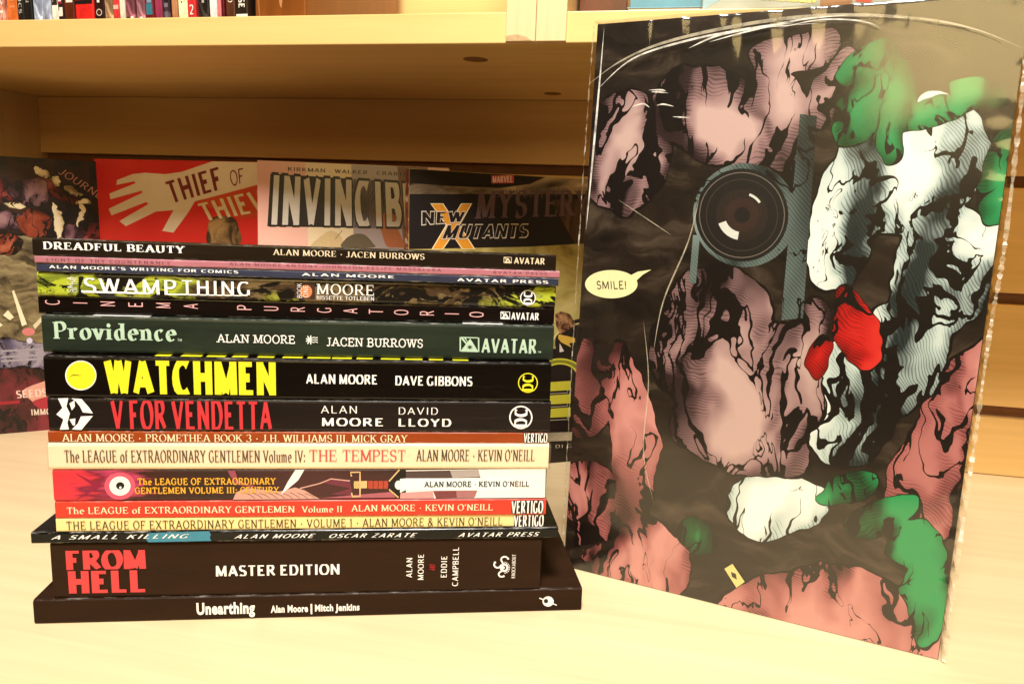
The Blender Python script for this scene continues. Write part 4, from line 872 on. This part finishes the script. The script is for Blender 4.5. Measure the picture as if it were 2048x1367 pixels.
MAU = folds('mauve_fold_print', srgb(84, 60, 60), srgb(156, 124, 122), srgb(190, 160, 154), 20, 30)
MAU2 = folds('dusk_mauve_fold_print', srgb(64, 44, 44), srgb(132, 102, 102), srgb(172, 142, 136), 24, -40)
PIN = folds('rose_fold_print', srgb(96, 44, 44), srgb(170, 104, 100), srgb(202, 140, 130), 14, 15, .012, .35)
PAL = folds('pale_fold_print', srgb(70, 84, 82), srgb(190, 204, 196), srgb(236, 240, 230), 15, 25, .03, .75)
PAL2 = folds('ice_fold_print', srgb(54, 70, 70), srgb(172, 192, 188), srgb(232, 238, 228), 19, -35, .03, .75)
GRN = folds('green_fold_print', srgb(6, 44, 26), srgb(14, 116, 64), srgb(36, 160, 94), 26, 60, .02, .4)
GRN2 = folds('jade_fold_print', srgb(8, 50, 32), srgb(30, 132, 82), srgb(96, 184, 134), 40, 10, .02, .4)
RD = folds('scarlet_fold_print', srgb(110, 8, 10), srgb(190, 26, 24), srgb(214, 50, 44), 20, 0, .01, .3)
INK = ink(12, 8, 7); SLATE = printmat('slate_grey_print', [(.3, srgb(92, 108, 104)), (.7, srgb(126, 142, 136))], 20)
STEEL = ink(206, 210, 200); CRE = ink(236, 226, 168)
def curve(pts, n=8):
    o = []
    for i in range(len(pts) - 1):
        p0 = pts[max(0, i - 1)]; p1, p2 = pts[i], pts[i + 1]; p3 = pts[min(len(pts) - 1, i + 2)]
        for k in range(n):
            q = k / n
            o.append(tuple(.5 * (2 * p1[j] + (p2[j] - p0[j]) * q + (2 * p0[j] - 5 * p1[j] + 4 * p2[j] - p3[j]) * q * q + (3 * p1[j] - p0[j] - 3 * p2[j] + p3[j]) * q ** 3) for j in (0, 1)))
    return o + [pts[-1]]
def blot(s, pts, m, rim=2.0):
    """smooth shape with an ink outline"""
    q = smooth(pts); s.poly(q, m)
    s.line(q + [q[0], q[1]], rim, INK)
ART = painting('cover_art', P, W_, H_, (srgb(14, 9, 7), srgb(36, 27, 20), srgb(74, 62, 50)), [
 ((srgb(70, 30, 32), srgb(160, 92, 90), srgb(204, 142, 134)), 20, [(1165, 760, 62, 96, 0), (1262, 850, 44, 150, -12), (1180, 985, 80, 56, 0), (1270, 1110, 118, 84, 10), (1640, 1240, 210, 96, -18), (1905, 900, 86, 210, 16), (1850, 1300, 90, 70, 0)]),
 ((srgb(40, 54, 54), srgb(176, 194, 188), srgb(238, 242, 232)), -20, [(1835, 330, 112, 140, 10), (1700, 420, 70, 150, 8), (1880, 560, 96, 120, 0), (1780, 720, 110, 120, 30), (1690, 850, 84, 80, 0), (1545, 1012, 92, 56, -15), (1968, 520, 40, 92, 12)]),
 ((srgb(52, 34, 36), srgb(142, 110, 110), srgb(196, 166, 158)), 38, [(1430, 235, 130, 84, 24), (1245, 310, 76, 110, 0), (1552, 240, 66, 100, -20), (1590, 104, 78, 40, -10), (1664, 186, 30, 80, 14), (1420, 680, 106, 130, 18), (1540, 770, 104, 112, 0), (1470, 880, 136, 70, 8), (1620, 690, 42, 92, 0)]),
 ((srgb(2, 18, 10), srgb(4, 84, 42), srgb(30, 146, 84)), 70, [(1740, 130, 60, 34, -30), (1790, 170, 40, 60, -30), (1860, 214, 90, 26, -10), (1960, 180, 62, 28, 30), (1720, 226, 36, 74, 20), (1776, 260, 26, 60, 0), (1990, 352, 40, 96, 8), (1690, 980, 80, 24, -36), (1762, 1028, 84, 30, -34), (1830, 1080, 60, 36, -40), (1856, 1170, 36, 110, -4), (1395, 1068, 52, 28, 26)]),
 ((srgb(90, 6, 8), srgb(186, 24, 22), srgb(220, 60, 50)), 10, [(1716, 650, 34, 78, -28), (1652, 704, 24, 44, 10)]),
], warp=.015, scale=20, stretch=.42, grow=1.14)
mb = MB(); mb.poly([(.0003, -.0001, .0003), (W_ - .0003, -.0001, .0003), (W_ - .0003, -.0001, H_ - .0003), (.0003, -.0001, H_ - .0003)]); mb.build('printed_art', ART, t)
s = Sheet(P, off=.00013)
SLT = folds('slate_brushed_print', srgb(40, 50, 48), srgb(96, 112, 108), srgb(136, 152, 146), 16, 5, .01, .5)
s.poly([(1600, 228), (1634, 232), (1606, 636), (1562, 640)], SLT); s.poly([(1386, 470), (1400, 470), (1392, 566), (1378, 566)], SLT)
s.disc(1490, 430, 104, SLT, 104); s.disc(1484, 430, 93, INK, 93); s.disc(1484, 430, 86, ink(100, 94, 84), r0=84); s.disc(1484, 430, 72, ink(60, 50, 42), r0=70.8)
s.disc(1484, 430, 52, ink(30, 18, 13)); s.disc(1484, 430, 34, ink(44, 24, 18)); s.disc(1484, 430, 16, INK); s.disc(1484, 430, 50, STEEL, r0=34, a0=100, a1=160); s.disc(1484, 430, 46, STEEL, r0=41, a0=290, a1=325)
s.done('ringed_disc_print', t)
s = Sheet(P, off=.00035); s.disc(1223, 568, 54, INK, 29.6); s.disc(1223, 568, 52.5, ink(236, 232, 176), 28.2); s.poly([(1258, 552), (1276, 543), (1303, 539), (1286, 549), (1272, 562)], ink(236, 232, 176))
s.text('SMILE!', 'hand', (1194, 577), (1254, 577), (1193, 562), INK); s.done('speech_balloon', t)
s = Sheet(P, off=.00035); s.poly([(1447, 1135), (1466, 1123), (1492, 1162), (1472, 1176)], INK); s.poly([(1449, 1136), (1465, 1126), (1489.5, 1162), (1473, 1174)], ink(222, 208, 130)); s.poly([(1462, 1142), (1472, 1146), (1474, 1158), (1464, 1152)], ink(60, 50, 34)); s.done('small_card_print', t)
# shrink film: thin crinkled sheet over the cover, gathered at the right edge and the head
def wrap():
    nx, nz = 70, 100; mb = MB(); rnd = random.Random(3)
    ph = [rnd.uniform(0, 6.28) for _ in range(24)]
    x0, x1, z0, z1 = -.0012, W_ + .0026, .0008, H_ + .0012
    for j in range(nz + 1):
        for i in range(nx + 1):
            u, v = i / nx, j / nz; x = x0 + (x1 - x0) * u; z = z0 + (z1 - z0) * v
            d = .0011 + .0007 * math.sin(3.1 * u + 1.2 * v + .4) + .0004 * math.sin(9 * v - 5 * u)
            e = max(0, (u - .93) / .07); h = max(0, (v - .90) / .10); l = max(0, (.06 - u) / .06)
            d += e * (.0008 * math.sin(v * 210 + ph[0]) * math.sin(v * 37 + ph[1]) + .0006 * math.sin(v * 95 + u * 60))
            d += h * (.0007 * math.sin(u * 60 + ph[2] + v * 30) + .0004 * math.sin(u * 140)) + l * .0006 * math.sin(v * 170 + ph[3])
            d += .0011 * math.exp(-((u - .30 - .25 * (1 - v)) / .012) ** 2) * (.3 + .7 * v) * .35
            d += .0012 * math.exp(-((v - .93 - .06 * math.sin(u * 3.0)) / .006) ** 2) * min(1, u * 3) * .6
            if i == nx: x += .0009 * math.sin(j * 1.9) + .0005 * math.sin(j * 5.1)
            mb.v.append((x, -max(d, .0007), z))
    for j in range(nz):
        for i in range(nx):
            a = j * (nx + 1) + i; mb.f.append((a, a + 1, a + nx + 2, a + nx + 1)); mb.mi.append(0)
    b = len(mb.v)   # side and head flaps folding back round the boards
    for j in range(nz + 1): mb.v.append((x1 - .0004 + .0006 * math.sin(j * 2.3), .022, z0 + (z1 - z0) * j / nz))
    for j in range(nz):
        a = j * (nx + 1) + nx; mb.f.append((a, b + j, b + j + 1, a + nx + 1)); mb.mi.append(0)
    b = len(mb.v)
    for i in range(nx + 1): mb.v.append((x0 + (x1 - x0) * i / nx, .022, z1 + .0005 * math.sin(i * 1.7)))
    for i in range(nx):
        a = nz * (nx + 1) + i; mb.f.append((a, a + 1, b + i + 1, b + i)); mb.mi.append(0)
    o = mb.build('shrink_wrap', film('cover_film', .12, .6, 12, 60, .0012, .5, 1.62, .0), t)
    for pz in o.data.polygons: pz.use_smooth = True
    return o
wrap()
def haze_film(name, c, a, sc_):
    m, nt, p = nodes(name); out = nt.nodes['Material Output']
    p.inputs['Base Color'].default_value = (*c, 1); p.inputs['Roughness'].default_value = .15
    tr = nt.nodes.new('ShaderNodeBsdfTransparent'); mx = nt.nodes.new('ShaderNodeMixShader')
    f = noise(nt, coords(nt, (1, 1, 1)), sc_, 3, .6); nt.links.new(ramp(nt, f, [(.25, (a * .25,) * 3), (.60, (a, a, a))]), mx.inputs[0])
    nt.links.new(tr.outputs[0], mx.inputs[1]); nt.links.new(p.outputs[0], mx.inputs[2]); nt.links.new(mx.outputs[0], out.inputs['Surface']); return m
MC = haze_film('crease_highlight_film', (.74, .66, .48), .50, 120); MC2 = haze_film('film_glint', (.92, .88, .78), .80, 200)  # pale colour paints the highlights on film creases and gathered edges
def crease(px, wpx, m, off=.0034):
    s = Sheet(P, off=off); s.clip = None; s.line(curve(px), wpx, m, taper=True); s.done('film_crease_highlight', t)
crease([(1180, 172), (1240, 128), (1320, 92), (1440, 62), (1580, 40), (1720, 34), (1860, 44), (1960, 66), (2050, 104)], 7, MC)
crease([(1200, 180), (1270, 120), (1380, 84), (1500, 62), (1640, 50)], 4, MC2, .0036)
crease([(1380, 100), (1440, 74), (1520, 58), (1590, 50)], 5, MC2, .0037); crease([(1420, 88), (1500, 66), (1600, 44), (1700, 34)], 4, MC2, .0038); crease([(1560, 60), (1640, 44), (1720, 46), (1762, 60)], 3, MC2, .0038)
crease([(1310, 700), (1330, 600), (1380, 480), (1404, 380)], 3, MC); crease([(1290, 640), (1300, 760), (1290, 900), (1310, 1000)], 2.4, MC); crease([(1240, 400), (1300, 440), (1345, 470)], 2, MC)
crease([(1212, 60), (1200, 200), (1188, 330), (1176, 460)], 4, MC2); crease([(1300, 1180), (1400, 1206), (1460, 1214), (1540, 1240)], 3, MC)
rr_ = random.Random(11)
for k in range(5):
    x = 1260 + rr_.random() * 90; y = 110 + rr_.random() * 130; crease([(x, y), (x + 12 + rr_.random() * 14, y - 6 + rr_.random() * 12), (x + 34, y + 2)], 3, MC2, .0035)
def seam(name, px, wpx, n):  # ribbon of gathered film, its edge highlight put into the pale colour
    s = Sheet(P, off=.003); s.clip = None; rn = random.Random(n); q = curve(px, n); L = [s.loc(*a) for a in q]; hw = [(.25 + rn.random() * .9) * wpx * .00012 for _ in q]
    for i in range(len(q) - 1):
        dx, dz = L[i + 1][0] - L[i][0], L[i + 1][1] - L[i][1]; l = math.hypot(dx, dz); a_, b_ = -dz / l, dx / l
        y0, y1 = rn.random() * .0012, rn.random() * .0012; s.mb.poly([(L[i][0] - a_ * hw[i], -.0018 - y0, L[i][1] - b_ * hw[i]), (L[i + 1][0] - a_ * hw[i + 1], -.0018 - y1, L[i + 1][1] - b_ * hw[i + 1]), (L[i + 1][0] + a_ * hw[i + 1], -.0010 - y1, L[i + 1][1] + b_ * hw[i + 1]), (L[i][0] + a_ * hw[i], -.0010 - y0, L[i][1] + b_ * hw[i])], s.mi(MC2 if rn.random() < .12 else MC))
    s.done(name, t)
seam('film_seam_highlight', [(1886, 1318), (1940, 940), (1978, 667), (2008, 490), (2044, 180), (2064, -20)], 9, 34)
seam('film_seam_highlight', [(1128, 1110), (1132, 990), (1148, 690), (1168, 360), (1190, 54)], 5, 30)

# ------------------------------------------------------------------ books on the upper shelf
PS = Plane(Vector((0, .522, TOPZ)), 0)
q1 = lambda x: x / 3.938
rowd = [  # right edge, left edge (at the shelf, zoomed pixels), colour, kind, label bit
 (-52, -4, (170, 60, 50), 'brick red'), (0, 44, (196, 120, 96), 'red and white mottled'), (50, 136, (206, 104, 44), 'orange'), (140, 194, (34, 28, 22), 'black with lettering'),
 (196, 258, (26, 24, 20), 'plain black'), (262, 398, (150, 158, 178), 'pale blue-grey'), (402, 456, (222, 216, 196), 'white'), (459, 506, (34, 20, 16), 'black with white mark'),
 (509, 590, (84, 34, 16), 'chestnut'), (594, 737, (206, 36, 30), 'broad scarlet'), (741, 820, (40, 18, 14), 'black with round badge'), (824, 888, (142, 110, 76), 'beige mottled'),
 (890, 940, (196, 52, 48), 'red with pale tab'), (943, 988, (202, 200, 176), 'pale sage'), (991, 1062, (118, 64, 72), 'plum'), (1066, 1136, (132, 84, 92), 'mauve'),
 (1140, 1214, (104, 22, 26), 'wine with teal patch'), (1217, 1276, (138, 46, 74), 'magenta'), (1280, 1342, (44, 30, 36), 'very dark plum'), (1346, 1394, (168, 116, 76), 'tan'),
 (1397, 1474, (234, 222, 176), 'cream'), (1477, 1546, (190, 42, 44), 'crimson'), (1550, 1640, (32, 26, 22), 'black mottled'), (1643, 1702, (226, 214, 208), 'white and pink'),
 (1704, 1738, (190, 108, 110), 'rose'), (1741, 1768, (78, 10, 16), 'dark red'), (1772, 1848, (78, 42, 24), 'brown'), (1852, 1950, (34, 24, 16), 'dark brown with white base')]
prev = 'the panel edge'
for i, (a, b, c, nm) in enumerate(rowd):
    ya = 52 - 14 * (a / 1950); u0 = PS.at(q1(a), ya)[0]; u1 = PS.at(q1(b), ya)[0]
    lean = R(-1.6) if i < len(rowd) - 1 else R(-1.0)
    yj = random.Random(i).uniform(0, .002)
    p = (u0, .522 + yj, TOPZ + abs(math.sin(lean)) * 0.0)
    t = thing('upright_book', nm + ' spine standing on the upper shelf, right of ' + ('the shelf side' if i == 0 else 'the ' + rowd[i - 1][3] + ' one'), 'book', p, 0, 0, 'books standing in the upper row', ry=lean)
    T = u1 - u0 - .0002; Hb = .245 + random.Random(i + 50).uniform(-.012, .014)
    lo = srgb(*[x * .72 for x in c]); hi = srgb(*[min(255, x * 1.12 + 6) for x in c])
    big = i in (1, 5, 11, 14, 15, 18, 22)
    m = printmat('spine_print_' + nm.replace(' ', '_').replace('-', '_'), [(.38, lo), (.5, srgb(*c)), (.62, hi if not big else srgb(*[min(255, x * 1.3 + 30) for x in c]))], 90 if big else 30, mapscale=(1, 1, .5), dist=1.5)
    spine_book(t, T, .168, Hb, m)
    Pb = Plane(p, 0); Pb.clip = (T - .0004, .2)
    def SH(): 
        s_ = Sheet(Pb); return s_
    hw = q1(a), q1(b)
    def Zr(s_, x0f, x1f, z0, z1, mm):   # patch in spine fractions and metres
        s_.k += 1; s_._add([(T * x0f, z0), (T * x1f, z0), (T * x1f, z1), (T * x0f, z1)], s_.k * .00003, mm)
    def Tx(s_, st, sty, x0f, x1f, z0, z1, mm):   # letters reading downward
        s_.k += 1
        for q, l in STY[sty](st):
            s_._add([(T * (x0f + (x1f - x0f) * y), z1 - (z1 - z0) * x) for x, y in q], s_.k * .00003 + l * .000002, mm)
    s = SH(); WH = ink(226, 216, 200)
    if i == 1: Tx(s, 'DARE', 'bold', .15, .8, .001, .045, WH)
    elif i == 2: Tx(s, 'DEVIL', 'bold', .25, .75, .006, .05, ink(216, 132, 80))
    elif i == 3: Tx(s, 'COMICS', 'bold', .3, .75, .0065, .032, ink(190, 184, 170))
    elif i == 4: Tx(s, 'THIN', 'bold', .3, .7, .014, .034, ink(150, 146, 130))
    elif i == 6: Zr(s, .1, .95, .0125, .05, ink(40, 30, 26)); Tx(s, 'L', 'bold', .3, .7, .014, .020, WH)
    elif i == 7: Zr(s, .12, .8, .004, .008, WH); Zr(s, .3, .85, .005, .0105, WH); Zr(s, .0, .8, .013, .03, ink(150, 24, 40)); Zr(s, .2, .7, .0148, .022, WH)
    elif i == 8: Zr(s, .25, .9, .0138, .0165, WH); Zr(s, .0, 1, .017, .05, ink(60, 20, 14))
    elif i == 9: Zr(s, .0, 1, .0125, .0155, ink(24, 12, 10)); Tx(s, 'RED', 'bold', .3, .7, .018, .04, WH)
    elif i == 10:
        n = 18; s.k += 1
        s._add([(T * (.5 + .30 * math.cos(2 * math.pi * k / n)), .0064 + T * .30 * math.sin(2 * math.pi * k / n)) for k in range(n)], .00004, ink(190, 180, 160)); s._add([(T * (.5 + .22 * math.cos(2 * math.pi * k / n)), .0064 + T * .22 * math.sin(2 * math.pi * k / n)) for k in range(n)], .00007, ink(60, 24, 18))
        Zr(s, .35, .6, .0135, .03, WH)
    elif i == 12: Zr(s, .1, .9, .0085, .0115, ink(214, 170, 150))
    elif i == 14: Zr(s, .6, .9, .0, .003, WH); Zr(s, .1, .45, .0, .0025, BLACK)
    elif i == 15: Zr(s, .35, .7, .0, .003, WH)
    elif i == 16: Zr(s, .2, .85, .004, .012, ink(44, 110, 126)); Zr(s, .3, .8, .0125, .03, ink(110, 140, 160))
    elif i == 18: Zr(s, .3, .8, .0, .006, ink(96, 88, 96)); Zr(s, .3, .8, .009, .012, ink(110, 100, 110))
    elif i == 20: Tx(s, 'SAGA OF G', 'bold', .3, .7, .0118, .06, ink(70, 60, 40))
    elif i == 21:
        s.k += 1
        for q, l in STY['bold']('2'): s._add([(T * (.28 + .48 * x), .0036 + .0068 * y) for x, y in q], .00004 + l * .000002, WH)
    elif i == 26: Tx(s, 'O', 'bold', .3, .75, .0118, .0150, WH)
    elif i == 27: Zr(s, .04, .97, .001, .0036, WH); Tx(s, 'HOUSE', 'heavy', .25, .75, .0075, .0285, WH)
    elif i == 22: Zr(s, .4, .6, .012, .016, ink(170, 160, 150))
    if s.mb.v: s.done('lettering', t)

# brown bookend box and what stands right of it
PB = Plane(Vector((0, .53, TOPZ)), 0)
u0 = PS.at(497, 40)[0] + .001; u1 = PB.at(611, 35)[0]
t = thing('brown_magazine_box', 'glossy brown magazine box ending the row of upright books', 'box', (u0, .53, TOPZ))
CARD = printmat('brown_gloss_card', [(.3, srgb(104, 56, 18)), (.6, srgb(128, 72, 26)), (.8, srgb(150, 92, 50))], 12, mapscale=(3, 1, .6), rough=.25)
mb = MB(); mb.box(0, u1 - u0, 0, .002, 0, .21); mb.build('front_wall', CARD, t, .0006, True)
mb = MB(); mb.box(0, .002, .0021, .19, 0, .24); mb.build('side_wall', CARD, t, .0006, True)
mb = MB(); mb.box(u1 - u0 - .002, u1 - u0, .0021, .19, 0, .24); mb.build('side_wall', CARD, t, .0006, True)
mb = MB(); mb.box(.002, u1 - u0 - .002, .0021, .19, 0, .002); mb.build('floor_wall', CARD, t, .0, True)
s = Sheet(PB, u0); s.poly([(557, -6), (566, -6), (563, 17), (560, 12)], ink(176, 120, 76)); s.poly([(514, -8), (518, -8), (521, 37), (519, 37)], ink(150, 92, 48)); s.done('printed_flash', t)

PU = Plane(Vector((0, .535, TOPZ)), 0)
u0 = PU.at(1254, 20)[0]; u1 = u0 + .19
t = thing('sky_blue_book', 'sky blue book lying flat on the upper shelf, page edges toward the viewer', 'book', (u0, .535, TOPZ + .0002))
mb = MB(); mb.box(0, u1 - u0, 0, .15, 0, .0006); mb.box(0, u1 - u0, 0, .15, .0062, .0068); mb.box(0, u1 - u0, .1494, .15, .0006, .0062)
mb.build('cover', flat('sky_blue_card', srgb(110, 160, 178), .35), t, 0, True)
mb = MB(); mb.box(.001, u1 - u0 - .001, .0006, .149, .0007, .0061); mb.build('page_block', M_PAGES, t, 0, True)
t = thing('second_sky_blue_book', 'turquoise book lying on top of the sky blue one, upper shelf', 'book', (u0 + .002, .536, TOPZ + .0072))
mb = MB(); mb.box(0, .18, 0, .15, 0, .0006); mb.box(0, .18, 0, .15, .0112, .0118); mb.box(0, .18, 0, .0006, .0006, .0112); mb.build('cover', flat('turquoise_card', srgb(84, 142, 160), .35), t, 0, True)
mb = MB(); mb.box(.001, .179, .0007, .149, .0007, .0111); mb.build('page_block', M_PAGES, t, 0, True)
foot = Vector((PU.at(1403, 21)[0], .523, TOPZ)); P = Plane(foot, 0, 0)
mG = printmat('pale_grey_blue_print', [(.3, srgb(150, 150, 130)), (.5, srgb(168, 172, 158)), (.7, srgb(190, 176, 160))], 12)
t = thing('pale_cover_book', 'pale grey-blue cover book face out on the upper shelf, yellow title letters', 'book', foot)
face_book(t, .168, .008, .255, mG); P.clip = (.1677, .254)
s = Sheet(P); s.poly([(1400, -30), (1432, -30), (1440, 0), (1404, 22)], ink(150, 176, 180)); s.poly([(1640, -30), (1720, -30), (1700, 12), (1640, 20)], ink(150, 110, 70)); s.poly([(1705, -20), (1760, -20), (1740, 6), (1712, 4)], ink(196, 84, 60)); s.done('printed_art', t)
s = Sheet(P); s.text('ABRINGER', 'grot', (1500, -2), (1633, 7), (1501, -24), ink(232, 210, 110)); s.done('title', t)
t = thing('maroon_box', 'dark maroon box beside the upright panel on the upper shelf', 'box', (PU.at(1140, 22)[0] + .003, .56, TOPZ))
wq = PU.at(1252, 22)[0] - PU.at(1140, 22)[0] - .004
mb = MB(); mb.box(0, wq, 0, .12, 0, .16); mb.build('box_body', printmat('maroon_card', [(.3, srgb(60, 16, 10)), (.7, srgb(110, 50, 24))], 20), t, .0006, True)
mb = MB(); mb.box(-.0006, wq + .0006, -.0006, .1206, .1605, .19); mb.build('lid', flat('maroon_lid', srgb(70, 22, 14), .4), t, .0006, True)
